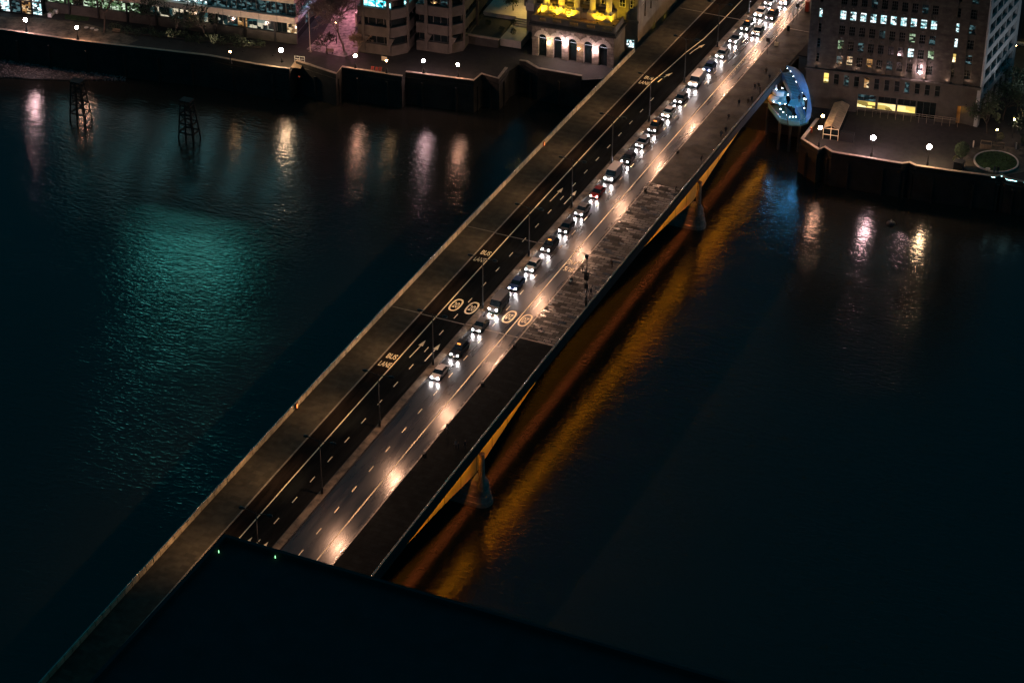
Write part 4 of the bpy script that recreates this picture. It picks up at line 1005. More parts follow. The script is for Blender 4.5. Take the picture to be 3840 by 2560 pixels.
lamp_column(at(205, 30, BANK), 4.5, 'plain lamp post lighting the white planters', 'globe_s', 900, (.80, .68, 1.0))
lamp_column(at(1335, 60, BANK), 5, 'lamp post in the pink lit alley beside the glass office', 'globe_s', 3000, (1.0, .36, .50))
lamp_column(at(1262, 165, BANK), 5, 'lamp post in the pink lit alley nearer the bare tree', 'globe_s', 1300, (1.0, .34, .46))
# alley wall and pale canopy behind the bare tree
wa = MB().box(-.2, .2, 0, 34, 0, 3.2).build('alley_wall', M['clad']); wa.location = at(1335, 100, BANK); wa.rotation_euler = (0, 0, gF.a-.05); tag(wa, 'pale wall of the pink lit alley left of the concrete block', 'wall')
o = empty('flagpole', at(1164, 195, BANK), 'tall thin pale pole beside the corner of the glass office', 'pole'); MB().lathe([(.08, 0), (.04, 9.6), (.07, 9.65)], (0, 0, 0), 8).build('mast', M['clad'], o); MB().box(-.3, .3, -.3, .3, 0, .2).build('base', M['stone'], o)
# landing stage by the inlet
p = at(1120, 240, BANK); o = empty('landing_stage', p, 'small timber landing stage with white rail at the wall corner', 'jetty', rz=.2)
MB().box(-1, 1.2, -2.6, .4, .1, .3).build('deck', M['wood'], o)
rl = MB()
for z in (.9, 1.5): rl.tube([(-1, .5, z), (1.2, .5, z)], .04, 6)
for x in (-1, .1, 1.2): rl.tube([(x, .5, .1), (x, .5, 1.55)], .05, 6)
rl.build('rail', M['white'], o); MB().box(.7, 1.25, -3.4, -2.6, -1.6, -1.45).build('ladder', M['red'], o)
for k, (x, y) in enumerate(((1396, 266), (1412, 268), (1426, 268))):
    p = at(x, y, BANK); rd = empty('deckchair', p, 'red deckchair %s behind the river wall' % ['leftmost of three', 'middle of three', 'rightmost of three'][k], 'chair', 'red deckchairs behind the river wall', rz=.2)
    mb = MB(); mb.add([(-.28, -.5, .25), (.28, -.5, .25), (.28, .5, .8), (-.28, .5, .8), (-.28, -.5, .2), (.28, -.5, .2), (.28, .5, .75), (-.28, .5, .75)], [(0, 1, 2, 3), (7, 6, 5, 4), (0, 4, 5, 1), (2, 6, 7, 3), (1, 5, 6, 2), (3, 7, 4, 0)]); mb.build('sling', M['red'], rd)
    f = MB()
    for s in (-.3, .3): f.tube([(s, -.55, 0), (s, .5, .8)], .03, 5); f.tube([(s, .4, 0), (s, -.5, .3)], .03, 5)
    f.build('frame', M['wood'], rd)
p = at(1442, 236, BANK+1.0); sg = empty('notice_board', at(1442, 243, BANK), 'pale square notice board under the dim yellow lamp', 'sign'); MB().box(-.65, .65, -.04, .04, .9, 1.9).build('board', M['cream'], sg)
for s in (-.5, .5): MB().box(s-.04, s+.04, .041, .1, 0, 1.9).build('post', M['dark'], sg)
# timber dolphins in the river
def dolphin(px, py, lb):
    p = at(px, py, WATER); o = empty('mooring_dolphin', p, lb, 'mooring frame', 'timber mooring frames standing in the river'); H = 8.8
    legs = [(-1.6, -1.3), (1.7, -1.3), (-1.6, 1.3), (1.7, 1.3), (.1, -1.4), (.1, 1.4)]
    for x, y in legs: MB().tube([(x*1.15, y*1.2, -1.5), (x*.62, y*.62, H)], [.19, .16], 8).build('pile', M['timber'], o)
    for z in (1.8, 3.9, 6.0, 7.9):
        s = 1.13-.50*z/H; b = MB()
        for y in (-1.3, 1.3): b.box(-1.7*s, 1.8*s, y*s-.1, y*s+.1, z-.14, z+.14)
        for x in (-1.6, 1.7): b.box(x*s-.1, x*s+.1, -1.2*s, 1.2*s, z-.13, z+.13)
        b.build('waling', M['timber'], o)
    for z0, z1, sd in ((1.8, 3.9, 1), (3.9, 6.0, -1), (6.0, 7.9, 1)):
        s0, s1 = 1.13-.5*z0/H, 1.13-.5*z1/H
        MB().tube([(-1.6*s0*sd, -1.3*s0, z0), (1.7*s1*sd, -1.3*s1, z1)], .11, 6).build('brace', M['timber'], o)
    MB().box(-1.2, 1.3, -1, 1, H, H+.3).build('cap', M['timber'], o)
dolphin(303, 448, 'open timber mooring frame in the river before the pink lamp reflection')
dolphin(710, 520, 'dark timber mooring frame in the river below the glass office')
o = empty('mooring_buoy', at(3341, 840, WATER), 'dark round buoy floating between the lamp reflections', 'buoy'); MB().ball((0, 0, .1), .9, 14, 8, sz=.6).build('float', M['dark'], o, True); MB().lathe([(.12, .6), (.1, 1.0)], (0, 0, 0), 8).build('ring_post', M['cream'], o)

# ------------------------------------------------------------------ blue staircase down from the bridge
S0 = at(2960, 400, BANK); sw = empty('river_staircase', (0, 0, 0), 'curved blue lit staircase with metal shell down from the bridge to the quay', 'staircase')
def flight(a, b, w, n, name='flight'):
    a, b = Vector(a), Vector(b); d = b-a; h = Vector((d.x, d.y, 0)); hn = h.normalized(); s = Vector((-hn.y, hn.x, 0))*w/2; mb = MB()
    for k in range(n):
        p0 = a+h*(k/n); p1 = a+h*((k+1)/n); zt = a.z+d.z*(k+.0)/n; zb = zt-.5
        vs = [p0-s, p1-s, p1+s, p0+s]; mb.add([(v.x, v.y, zb) for v in vs]+[(v.x, v.y, zt) for v in vs], [(0, 3, 2, 1), (4, 5, 6, 7), (0, 1, 5, 4), (1, 2, 6, 5), (2, 3, 7, 6), (3, 0, 4, 7)])
    mb.build(name, M['step'], sw)
    ns = MB()  # dark strip on each tread paints the shade between steps
    for k in range(n):
        p0 = a+h*((k+.68)/n); p1 = a+h*((k+.98)/n); zt = a.z+d.z*(k+.0)/n+.004
        vs = [p0-s, p1-s, p1+s, p0+s]; ns.add([(v.x, v.y, zt) for v in vs], [(0, 1, 2, 3)])
    ns.build('step_edge_shade', M['dark'], sw)
    for sg in (-1, 1):
        q = MB(); v = [a+s*sg*1.03, b+s*sg*1.03]; o2 = s.normalized()*sg*.09
        q.add([v[0]+Vector((0, 0, -.5)), v[1]+Vector((0, 0, -.5)), v[1]+Vector((0, 0, .95)), v[0]+Vector((0, 0, .95))]+[v[0]+o2+Vector((0, 0, -.5)), v[1]+o2+Vector((0, 0, -.5)), v[1]+o2+Vector((0, 0, .95)), v[0]+o2+Vector((0, 0, .95))], [(0, 1, 2, 3), (7, 6, 5, 4), (3, 2, 6, 7), (0, 3, 7, 4), (1, 5, 6, 2), (0, 4, 5, 1)])
        q.build('balustrade', M['steel_panel'], sw)
flight(at(2944, 272, -.9), at(2990, 372, -3.9), 2.1, 18)
flight(at(2992, 402, -4.0), at(3010, 446, -6.3), 2.0, 12)
def slab(pxs, z, th, name, m):
    mb = MB(); mb.prism([(at(x, y, z).x, at(x, y, z).y) for x, y in pxs], z-th, z); return mb.build(name, m, sw)
slab([(2968, 370), (3012, 366), (3018, 392), (2985, 402), (2955, 392)], -3.9, .3, 'landing', M['teal_panel'])
slab([(2893, 372), (2912, 352), (2944, 352), (2952, 385), (2925, 392)], -3.9, .25, 'landing', M['teal_panel'])
slab([(2880, 398), (2905, 394), (2950, 402), (2985, 440), (3035, 440), (3032, 458), (3000, 468), (2960, 466), (2925, 458)], BANK+.15, .4, 'lower_landing', mat('dark_teal_deck', (.05, .17, .20), .6, 0, .3, 1))
for c in ((2925, 452), (2880, 398), (3000, 462), (2965, 460)):
    p = at(c[0], c[1], BANK+.15); MB().lathe([(.3, WATER-3-p.z), (.3, -.42)], p, 8).build('support', M['stone_dark'], sw)
def loft(A, B, th, name, m, n=6, bulge=0):
    mb = MB(); rows_ = []
    for a, b in zip(A, B):
        r = []
        for k in range(n+1):
            t = k/n; p = a.lerp(b, t); p = p+Vector((0, 0, bulge*math.sin(math.pi*t))); r.append(p)
        rows_.append(r)
    vs = [p for r in rows_ for p in r]; N = len(vs); vs2 = [p-Vector((0, 0, th)) for p in vs]
    fs = []; w = n+1
    for i in range(len(A)-1):
        for k in range(n): q = (i*w+k, i*w+k+1, (i+1)*w+k+1, (i+1)*w+k); fs += [q, tuple(x+N for x in q[::-1])]
    mb.add(vs+vs2, fs); return mb.build(name, m, sw, smooth=True)
outer = [at(x, y, z) for x, y, z in [(2948, 252, 1.2), (2985, 255, 1.7), (3012, 280, 1.7), (3029, 325, .8), (3039, 370, -1), (3044, 410, -3), (3040, 440, -5), (3022, 462, -6)]]
inner_ = [at(x, y, z) for x, y, z in [(2949, 254, 1.1), (2963, 269, .8), (2975, 289, .3), (2987, 309, -.4), (2999, 334, -1.2), (3014, 352, -2.2), (3030, 369, -3.2), (3020, 440, -5.8)]]
loft(inner_, outer, .12, 'metal_shell', M['steel_panel'], 6, .5)
MB().tube(inner_[:7], .07, 6).build('shell_rail', M['rail'], sw)
# curved pale balcony
bc = at(2926, 350, -2.6); mb = MB(); n = 12; vs = []
for k in range(n+1):
    a = math.pi*.75+math.pi*1.0*k/n
    for r, z in ((1.5, 0), (1.6, 0), (1.75, 1.1), (1.65, 1.1)): vs.append((bc.x+r*math.cos(a), bc.y+r*math.sin(a), bc.z+z))
mb.add(vs, [(4*k+j, 4*k+(j+1) % 4, 4*k+4+(j+1) % 4, 4*k+4+j) for k in range(n) for j in range(4)]); mb.build('curved_balcony', M['white'], sw)
MB().lathe([(1.5, -.25), (1.55, 0)], bc, 20).build('balcony_floor', M['step'], sw)
def rail(pts, name='railing', h=1.05, m='frame', step=.55):
    mb = MB(); pts = [Vector(p) for p in pts]; mb.tube([p+Vector((0, 0, h)) for p in pts], .04, 6)
    for a, b in zip(pts, pts[1:]):
        k = max(1, int((b-a).length/step))
        for i in range(k+1): q = a.lerp(b, i/k); mb.tube([q, q+Vector((0, 0, h))], .025, 4, cap=False)
    return mb.build(name, M[m], sw)
zl = BANK+.16
rail([at(2881, 400, zl), at(2926, 458, zl), at(2960, 467, zl), at(3000, 469, zl), at(3030, 459, zl)], m='rail')
q = MB(); pts = [at(x, y, zl-.05) for x, y in ((2880, 400), (2925, 459), (2960, 468), (3000, 470))]
for a, b in zip(pts, pts[1:]):
    q.add([a, b, b+Vector((0, 0, .95)), a+Vector((0, 0, .95)), a+Vector((-.02, -.06, 0)), b+Vector((-.02, -.06, 0)), b+Vector((-.02, -.06, .95)), a+Vector((-.02, -.06, .95))], [(0, 1, 2, 3), (7, 6, 5, 4), (3, 2, 6, 7)])
q.build('glass_guard', M['teal_panel'], sw)
MB().tube([(15.6, 77.2, -4.0), (17.3, 76.6, -4.0)], .75, 16).build('drum', M['white'], sw, True)
for x, y in ((2945, 395), (2968, 398), (2950, 425)):
    p = at(x, y, -4.0); MB().tube([p, p+Vector((.6, -.4, -2.3))], .1, 6).build('strut', M['dark'], sw)
bulbs = [(590, 140, 1.1), (650, 200, .9), (705, 300, .4), (760, 405, -.3), (815, 510, -1.1), (885, 620, -2.1), (940, 670, -2.8), (988, 718, -3.1), (375, 557, -1.8), (490, 530, -1.8), (500, 615, -2.8), (540, 650, -3.2), (602, 657, -3.3), (668, 655, -3.3), (320, 795, -3.6), (438, 820, -3.8), (548, 838, -3.8), (915, 735, -3.2), (945, 745, -3.2), (920, 920, -4.6), (455, 940, -5), (510, 995, -5.2), (575, 1050, -5.4), (635, 1090, -5.6), (697, 1090, -5.7), (757, 1088, -5.7), (907, 1000, -5.4), (960, 1078, -5.8)]
for i, (x, y, z) in enumerate(bulbs):
    p = at(2840+x*.1914, 230+y*.1914, z); MB().ball(p, .085 if i > 7 else .06, 8, 5).build('bulb', M['spark'], sw)
for x, y, z, e in ((2968, 300, 1.6, 60), (2985, 345, -.6, 60), (2925, 350, -.6, 60), (2990, 385, -1.8, 70), (2950, 415, -3.2, 60), (3000, 430, -3.6, 60), (2900, 410, -4.2, 40), (3025, 320, 3.0, 40)):
    point('stair_light', at(x, y, z), e*2.2, (.05, .46, 1.0), .12, sw)
point('stair_light', at(2918, 340, .2), 16, (.9, .9, 1.0), .1, sw)
# dark pavilion at the head of the stairs
o = empty('stair_pavilion', (17.5, 88.0, zd(88)), 'dark flat-roofed kiosk between the stair head and the stone office', 'kiosk'); MB().box(.4, 4.2, 0, 9, -4, 2.6).build('walls', M['stone_dark'], o); MB().box(.2, 4.4, -.2, 9.2, 2.6, 2.9).build('roof', M['roof_dark'], o)

# ------------------------------------------------------------------ right terrace
cvF = Frame(at(3085, 520, BANK), .12)
cv = empty('conservatory', cvF.o, 'long lean-to conservatory with a lit ribbed roof beside the stone office', 'greenhouse', rz=cvF.a)
cl, cw, ch_ = 11.5, 3.1, 2.5
fr = MB()
for x in (0, cw/2, cw): fr.box(x-.05, x+.05, -.05, .05, 0, ch_+(.6 if x == cw/2 else 0))
for x in (0, cw): fr.box(x-.05, x+.05, .05, cl, ch_-.1, ch_)
fr.box(0, cw, -.06, .06, 1.0, 1.1); fr.box(0, cw, -.06, .06, ch_-.1, ch_)
for k in range(9): fr.box(-.05, .05, k*cl/8-.04+.06, k*cl/8+.04+.06, 0, ch_-.1); 
fr.build('frame', M['cream'], cv)
MB().box(.06, cw-.06, .06, cl, .02, ch_-.12).build('glazing', M['glassdark'], cv)
rf = MB()
for s in (0, 1):
    x0, x1 = (0, cw/2) if s == 0 else (cw, cw/2)
    rf.add([(x0, 0, ch_), (x1, 0, ch_+.6), (x1, cl, ch_+.6), (x0, cl, ch_), (x0, 0, ch_+.06), (x1, 0, ch_+.66), (x1, cl, ch_+.66), (x0, cl, ch_+.06)], [(0, 1, 2, 3), (7, 6, 5, 4), (0, 4, 5, 1), (3, 2, 6, 7)])
    for k in range(14): 
        yk = k*cl/13; rf.add([(x0, yk, ch_+.07), (x1, yk, ch_+.67), (x1, yk+.07, ch_+.67), (x0, yk+.07, ch_+.07), (x0, yk, ch_+.12), (x1, yk, ch_+.72), (x1, yk+.07, ch_+.72), (x0, yk+.07, ch_+.12)], [(0, 3, 2, 1), (4, 5, 6, 7), (0, 1, 5, 4), (2, 3, 7, 6)])
rf.build('roof', mat('ribbed_roof', (.34, .27, .17), .6, 0, .3, 1), cv)
MB().box(cw+.3, cw+3.2, 0, 1.0, .02, 2.0).build('side_bay', M['dark'], cv)
lo = at(3735, 608, BANK+.05); o = empty('round_lawn', lo, 'oval raised lawn with pale stone rim at the right edge', 'lawn')
rm = MB(); n = 40; vs = []; RX, RY = 4.15, 4.3
for k in range(n):
    a = 2*math.pi*k/n
    for r, z in ((0, 0), (.3, 0), (.3, .28), (0, .28)): vs.append(((RX+r)*math.cos(a), (RY+r)*math.sin(a), z))
rm.add(vs, [(4*k+j, 4*k+(j+1) % 4, 4*((k+1) % n)+(j+1) % 4, 4*((k+1) % n)+j) for k in range(n) for j in range(4)]); rm.build('stone_rim', M['clad'], o)
gs = MB(); gs.prism([(RX*math.cos(2*math.pi*k/n), RY*math.sin(2*math.pi*k/n)) for k in range(n)], 0, .2); gs.build('turf', M['grass'], o)
gb = MB(); rg = random.Random(4)
for i in range(2200):
    a = rg.random()*6.28; r = math.sqrt(rg.random()); x, y = RX*r*math.cos(a)*.98, RY*r*math.sin(a)*.98; w_ = rg.uniform(.02, .05); gb.add([(x-w_, y, .2), (x+w_, y, .2), (x+rg.uniform(-.05, .05), y+rg.uniform(-.05, .05), .2+rg.uniform(.08, .2))], [(0, 1, 2)])
g_ = gb.build('grass_blades', M['grass'], o); g_['kind'] = 'stuff'
ground_patch('paving', [(3628, 560), (3700, 540), (3850, 560), (3860, 640), (3735, 668), (3640, 645), (3600, 620)], BANK+.03, M['median'])
p = at(3696, 553, BANK); o = empty('timber_planter', p, 'large square timber planter behind the round lawn', 'planter', rz=.15); b = MB(); b.box(-1.1, 1.1, -.9, -.8, 0, 1.1); b.box(-1.1, 1.1, .8, .9, 0, 1.1); b.box(-1.1, -1, -.8, .8, 0, 1.1); b.box(1, 1.1, -.8, .8, 0, 1.1); b.build('sides', M['wood'], o); MB().box(-.99, .99, -.79, .79, 0, .9).build('soil', M['bark'], o)
lamp_column(at(3732, 545, BANK), 3.4, 'thin pale lamp post behind the first bench', 'globe_s', 0, None)
lamp_column(at(3795, 520, BANK), 4.2, 'plain lamp post shining on the round lawn paving', 'globe_s', 260, (1.0, .70, .58))
for x, y, lb in ((3590, 610, 'pale cafe table under the round clipped tree'), (3703, 645, 'small round white table below the lawn rim')):
    cafe_table(x, y, lb)
o = empty('hut', at(3594, 634, BANK), 'small dark hut against the wall under the round tree', 'hut'); MB().box(-.9, .9, -.8, .8, 0, 1.7).build('body', M['dark'], o); MB().box(-1, 1, -.9, .9, 1.7, 1.8).build('roof', M['roof_dark'], o)
for k, (x, y, lb) in enumerate(((3649, 553, 'short pale post left of the timber planter'), (3809, 560, 'pale post between the two benches'))):
    MBo = MB().box(-.12, .12, -.12, .12, 0, 1.5).build('stone_post', M['clad'], bevel=.02); MBo.location = at(x, y, BANK); tag(MBo, lb, 'post', 'pale posts on the right terrace')
o = empty('lifebuoy_box', at(3040, 500, BANK), 'small red lifebuoy cabinet on the quay corner wall', 'cabinet'); MB().box(-.25, .25, -.15, .15, .2, 1.3).build('cabinet', M['red'], o); MB().lathe([(.16, 1.31), (.12, 1.36)], (0, 0, 0), 10).build('beacon', M['amber'], o)
# far right: church-like lit gable and office end
o = empty('brick_building', at(3870, 150, BANK), 'building at the right edge with an amber lit arched front', 'building', rz=.2); MB().box(-2.5, 22, .6, 16, 0, 16).build('wall', M['stone_dark'], o)
window(o, -1.6, 2.4, .5, .5, 8.5, lit('yellow', 1), nx=1, nz=3); MB().box(-3.4, 3, -3.5, -2.5, 0, .4).build('step', M['clad'], o)
window(o, -2.2, 3, .45, 9.2, 10.2, lit('white', 1))
fl_ = lamp_column((lo_[0].x, lo_[0].y, BANK), 6.0, 'tall lamp post in the street beside the pale stone flank', 'globe_s', 0, None)
spot('street_beam', (0, 0, 6.6), lo_[1]-lo_[0], 5200, (.90, .94, 1.0), 100, .8, .4, fl_)
lamp_column(at(3800, 245, BANK), 4.5, 'pale green lamp post beside the dark trees', 'globe_s', 60, (.7, 1, .5))
#@@BRIDGE_THINGS
# ------------------------------------------------------------------ traffic queued southbound, headlamps on
CARG = 'southbound vehicles with their headlamps on'
PAINT = {n: mat('paint_'+n.replace(' ', '_'), c, .3, .4 if n not in ('white', 'black') else .1, 0, spec=.6) for n, c in dict(silver=(.35, .35, .36), black=(.012, .012, .014), white=(.55, .55, .55), grey=(.10, .105, .11), blue=(.03, .06, .16), red=(.25, .02, .015)).items()}
def make_vehicle(kind):
    L, Wd, Hb, Hr, name = dict(car=(4.2, 1.76, .86, 1.44, 'car'), taxi=(4.6, 1.8, .98, 1.78, 'taxi'), van=(5.3, 1.95, 1.15, 2.15, 'van'))[kind]
    r = empty(name, (0, 0, 0), 'x', name, CARG); f, bk = 0.0, L            # nose at y=0, tail at y=L
    prof = dict(car=[(0, .30, .55), (.06, .26, .70), (.35, .22, .80), (1.1, .2, Hb+.03), (L-.75, .2, Hb+.06), (L-.12, .25, Hb), (L, .32, .74)],
                taxi=[(0, .30, .62), (.08, .25, .85), (.4, .22, .95), (1.25, .2, Hb+.06), (L-.6, .2, Hb+.08), (L-.1, .25, Hb), (L, .32, .8)],
                van=[(0, .32, .75), (.08, .28, .98), (.5, .24, 1.12), (.95, .22, 1.2), (L-.3, .22, 1.2), (L-.05, .25, 1.15), (L, .3, 1.1)])[kind]
    def loft(sec, m, nm, par, mt):
        mb = MB(); vs = []
        for y, ring in sec:
            for x, z in ring: vs.append((x, y, z))
        n = len(sec[0][1]); mb.add(vs, [(i*n+k, i*n+(k+1) % n, (i+1)*n+(k+1) % n, (i+1)*n+k)[::-1] for i in range(len(sec)-1) for k in range(n)]+[tuple(range(n)), tuple((len(sec)-1)*n+k for k in range(n-1, -1, -1))])
        return mb.build(nm, mt, par, smooth=False)
    sec = []
    for i, (y, zb, zt) in enumerate(prof):
        w = Wd/2*(.86 if i in (0, len(prof)-1) else .95 if i in (1, len(prof)-2) else 1)
        sec.append((y, [(-w*.92, zb), (-w, zb+.15), (-w, zt-.18), (-w*.9, zt), (w*.9, zt), (w, zt-.18), (w, zb+.15), (w*.92, zb)]))
    loft(sec, 0, 'body', r, PAINT['silver'])
    a0, a1, b1, b0 = dict(car=(1.0, 1.65, L-1.25, L-.45), taxi=(1.2, 1.75, L-.95, L-.4), van=(.7, 1.3, L-.12, L-.05))[kind]
    w0, w1 = Wd/2*.93, Wd/2*.76 if kind != 'van' else Wd/2*.9
    g = MB(); zb = Hb+.02 if kind != 'van' else 1.19
    g.add([(-w0, a0, zb), (w0, a0, zb), (w0, b0, zb), (-w0, b0, zb), (-w1, a1, Hr-.05), (w1, a1, Hr-.05), (w1, b1, Hr-.05), (-w1, b1, Hr-.05)], [(0, 3, 2, 1), (4, 5, 6, 7), (0, 1, 5, 4), (1, 2, 6, 5), (2, 3, 7, 6), (3, 0, 4, 7)])
    g.build('windows', M['carglass'], r)
    rf = MB(); rf.add([(-w1*1.02, a1-.05, Hr-.049), (w1*1.02, a1-.05, Hr-.049), (w1*1.02, b1+.05, Hr-.049), (-w1*1.02, b1+.05, Hr-.049), (-w1*.9, a1+.1, Hr), (w1*.9, a1+.1, Hr), (w1*.9, b1-.1, Hr), (-w1*.9, b1-.1, Hr)], [(0, 3, 2, 1), (4, 5, 6, 7), (0, 1, 5, 4), (1, 2, 6, 5), (2, 3, 7, 6), (3, 0, 4, 7)])
    rf.build('roof', PAINT['silver'], r)
    if kind == 'taxi': MB().box(-.3, .3, a1+.1, a1+.3, Hr+.001, Hr+.14).build('roof_light', M['amber'], r)
    if kind == 'van': MB().box(-w1, w1, 1.75, L-.15, zb, Hr-.06).build('load_side', PAINT['silver'], r).scale = (1.05, 1, 1)
    for s in (-1, 1):
        for y in (.82, L-.85):
            wl_ = MB(); R0 = .33; n = 14
            for (x0, x1, rr_) in ((s*(Wd/2-.2), s*(Wd/2+.01), R0),):
                vs = [(x0, y+rr_*math.cos(2*math.pi*k/n), R0+rr_*math.sin(2*math.pi*k/n)) for k in range(n)]+[(x1, y+rr_*math.cos(2*math.pi*k/n), R0+rr_*math.sin(2*math.pi*k/n)) for k in range(n)]
                wl_.add(vs, [(k, (k+1) % n, (k+1) % n+n, k+n) for k in range(n)]+[tuple(range(n-1, -1, -1)), tuple(range(n, 2*n))])
            wl_.build('wheel', M['tyre'], r)
        hx, hz = s*(Wd/2-.27), prof[1][2]-.10
        hb = MB(); hb.ball((hx, .015, hz), .115, 10, 6); hb.build('headlight', M['led'], r)
        MB().box(s*(Wd/2-.12)-.09, s*(Wd/2-.12)+.09, L-.02, L+.012, .72, .86).build('tail_light', M['tail'], r)
        MB().box(s*(Wd/2+.02)-.08, s*(Wd/2+.02)+.08, a0+.25, a0+.4, Hb, Hb+.14).build('wing_mirror', M['dark'], r)
    MB().box(-.26, .26, -.02, -.001, .38, .49).build('number_plate', M['white'], r)
    for s in (-1, 1): spot('headlight_beam', (s*(Wd/2-.27), -.2, .72), (0, -1, -.11), 480, (1.0, .86, .86), 22, .8, .06, r)
    return r
protos = {k: make_vehicle(k) for k in ('car', 'taxi', 'van')}; vk = {k: kidtree(v) for k, v in protos.items()}; used = set()
def place_vehicle(kind, paint, x, y, label):
    p = protos[kind]
    if kind in used: o = fast_copy(p, vk[kind])
    else: o = p; used.add(kind)
    o.location = (x, y, zd(y)+.012); o.rotation_euler = (math.atan(2.197e-4*-(y+20.3))*1, 0, 0); o['label'] = label
    for c in [c for c in bpy.data.objects if c.parent == o]:
        if c.type == 'MESH' and c.name.split('.')[0] in ('body', 'roof', 'load_side'):
            if c.material_slots: c.material_slots[0].link = 'OBJECT'; c.material_slots[0].material = PAINT[paint]
    return o
seq = [('car', 'silver'), ('taxi', 'black'), ('car', 'grey'), ('van', 'grey'), ('car', 'blue'), ('car', 'silver'), ('taxi', 'black'), ('car', 'black'), ('car', 'grey'), ('car', 'red'), ('van', 'silver'), ('car', 'black'), ('car', 'silver'), ('taxi', 'black'), ('car', 'white'), ('car', 'grey'), ('van', 'white'), ('car', 'blue'), ('car', 'silver'), ('car', 'grey'), ('taxi', 'black'), ('car', 'white'), ('car', 'silver'), ('car', 'black')]
ordn = ['front', 'second', 'third', 'fourth', 'fifth', 'sixth', 'seventh', 'eighth', 'ninth', 'tenth', 'eleventh', 'twelfth', 'thirteenth', 'fourteenth', 'fifteenth', 'sixteenth', 'seventeenth', 'eighteenth', 'nineteenth', 'twentieth', 'twenty-first', 'twenty-second', 'twenty-third', 'twenty-fourth']
y = -53.0
for i, (k, c) in enumerate(seq):
    place_vehicle(k, c, 1.45+rnd.uniform(-.1, .1), y, '%s %s, %s from the front of the queue beside the central reservation' % (c, k, ordn[i]) if i else 'silver car leading the queue of southbound headlamps')
    y += dict(car=6.9, taxi=7.2, van=8.0)[k]+rnd.choice([0, .2, .3, .6, 1.6])
for i, (k, c, yy) in enumerate((('car', 'grey', 99), ('taxi', 'black', 108), ('car', 'silver', 117.5), ('van', 'white', 127))):
    place_vehicle(k, c, 4.4, yy, '%s %s, %s vehicle of the short outer lane row at the top of the bridge' % (c, k, ['leading', 'second', 'third', 'rearmost'][i]))

# ------------------------------------------------------------------ people on the east footway
def body_mesh(pose):
    V = dict(pelvis=(0, 0, .95), waist=(0, 0, 1.1), chest=(0, .02, 1.35), neck=(0, .01, 1.5), head0=(0, -.01, 1.58), head=(0, -.02, 1.68), top=(0, -.01, 1.76),
             hl=(-.1, 0, .92), hr=(.1, 0, .92), sl=(-.19, .01, 1.43), sr=(.19, .01, 1.43))
    R_ = dict(pelvis=.15, waist=.135, chest=.155, neck=.06, head0=.075, head=.098, top=.05, hl=.095, hr=.095, sl=.075, sr=.075)
    st = .22 if pose == 'walk' else .03
    V.update(kl=(-.11, -st*.7, .5), al=(-.11, -st, .08), fl=(-.11, -st-.14, .04), kr=(.11, st*.2, .5), ar=(.11, st, .08), fr=(.11, st-.14, .04))
    R_.update(kl=.062, al=.045, fl=.04, kr=.062, ar=.045, fr=.04)
    arm = .16 if pose == 'walk' else .04
    V.update(el=(-.25, arm*.4, 1.16), wl=(-.25, arm-.05, .9), gl=(-.25, arm-.08, .82), er=(.25, -arm*.4, 1.16), wr=(.25, -arm-.05, .9), gr=(.25, -arm-.08, .82))
    if pose == 'lean': V.update(el=(-.26, -.22, 1.2), wl=(-.16, -.45, 1.12), gl=(-.12, -.52, 1.12), er=(.26, -.22, 1.2), wr=(.16, -.45, 1.12), gr=(.12, -.52, 1.12), chest=(0, -.08, 1.33), neck=(0, -.12, 1.48), head0=(0, -.15, 1.56), head=(0, -.17, 1.66), top=(0, -.16, 1.74), sl=(-.19, -.08, 1.4), sr=(.19, -.08, 1.4))
    R_.update(el=.045, wl=.035, gl=.035, er=.045, wr=.035, gr=.035)
    E = [('pelvis', 'waist'), ('waist', 'chest'), ('chest', 'neck'), ('neck', 'head0'), ('head0', 'head'), ('head', 'top'), ('pelvis', 'hl'), ('pelvis', 'hr'), ('hl', 'kl'), ('kl', 'al'), ('al', 'fl'), ('hr', 'kr'), ('kr', 'ar'), ('ar', 'fr'), ('chest', 'sl'), ('chest', 'sr'), ('sl', 'el'), ('el', 'wl'), ('wl', 'gl'), ('sr', 'er'), ('er', 'wr'), ('wr', 'gr')]
    ks = list(V); me = bpy.data.meshes.new('b'); me.from_pydata([V[k] for k in ks], [(ks.index(a), ks.index(b)) for a, b in E], [])
    ob = bpy.data.objects.new('b', me); col.objects.link(ob); md = ob.modifiers.new('s', 'SKIN'); sv = me.skin_vertices[0].data
    for i, k in enumerate(ks): sv[i].radius = (R_[k], R_[k]*(.75 if k in ('chest', 'pelvis', 'waist') else 1)); sv[i].use_root = (k == 'pelvis')
    ob.modifiers.new('d', 'SUBSURF').levels = 1
    dg = bpy.context.evaluated_depsgraph_get(); dg.update(); m2 = bpy.data.meshes.new_from_object(ob.evaluated_get(dg)); bpy.data.objects.remove(ob)
    m2.materials.clear(); m2.materials.append(M['cloth_a']); m2.materials.append(M['skin'])
    for p in m2.polygons:
        p.use_smooth = True; c = p.center
        p.material_index = 1 if (c.z > 1.53 or (.78 < c.z < .9 and abs(c.x) > .2)) else 0
    m2.name = 'person'; return m2
BM = {p: body_mesh(p) for p in ('walk', 'stand', 'lean')}
hm = {}
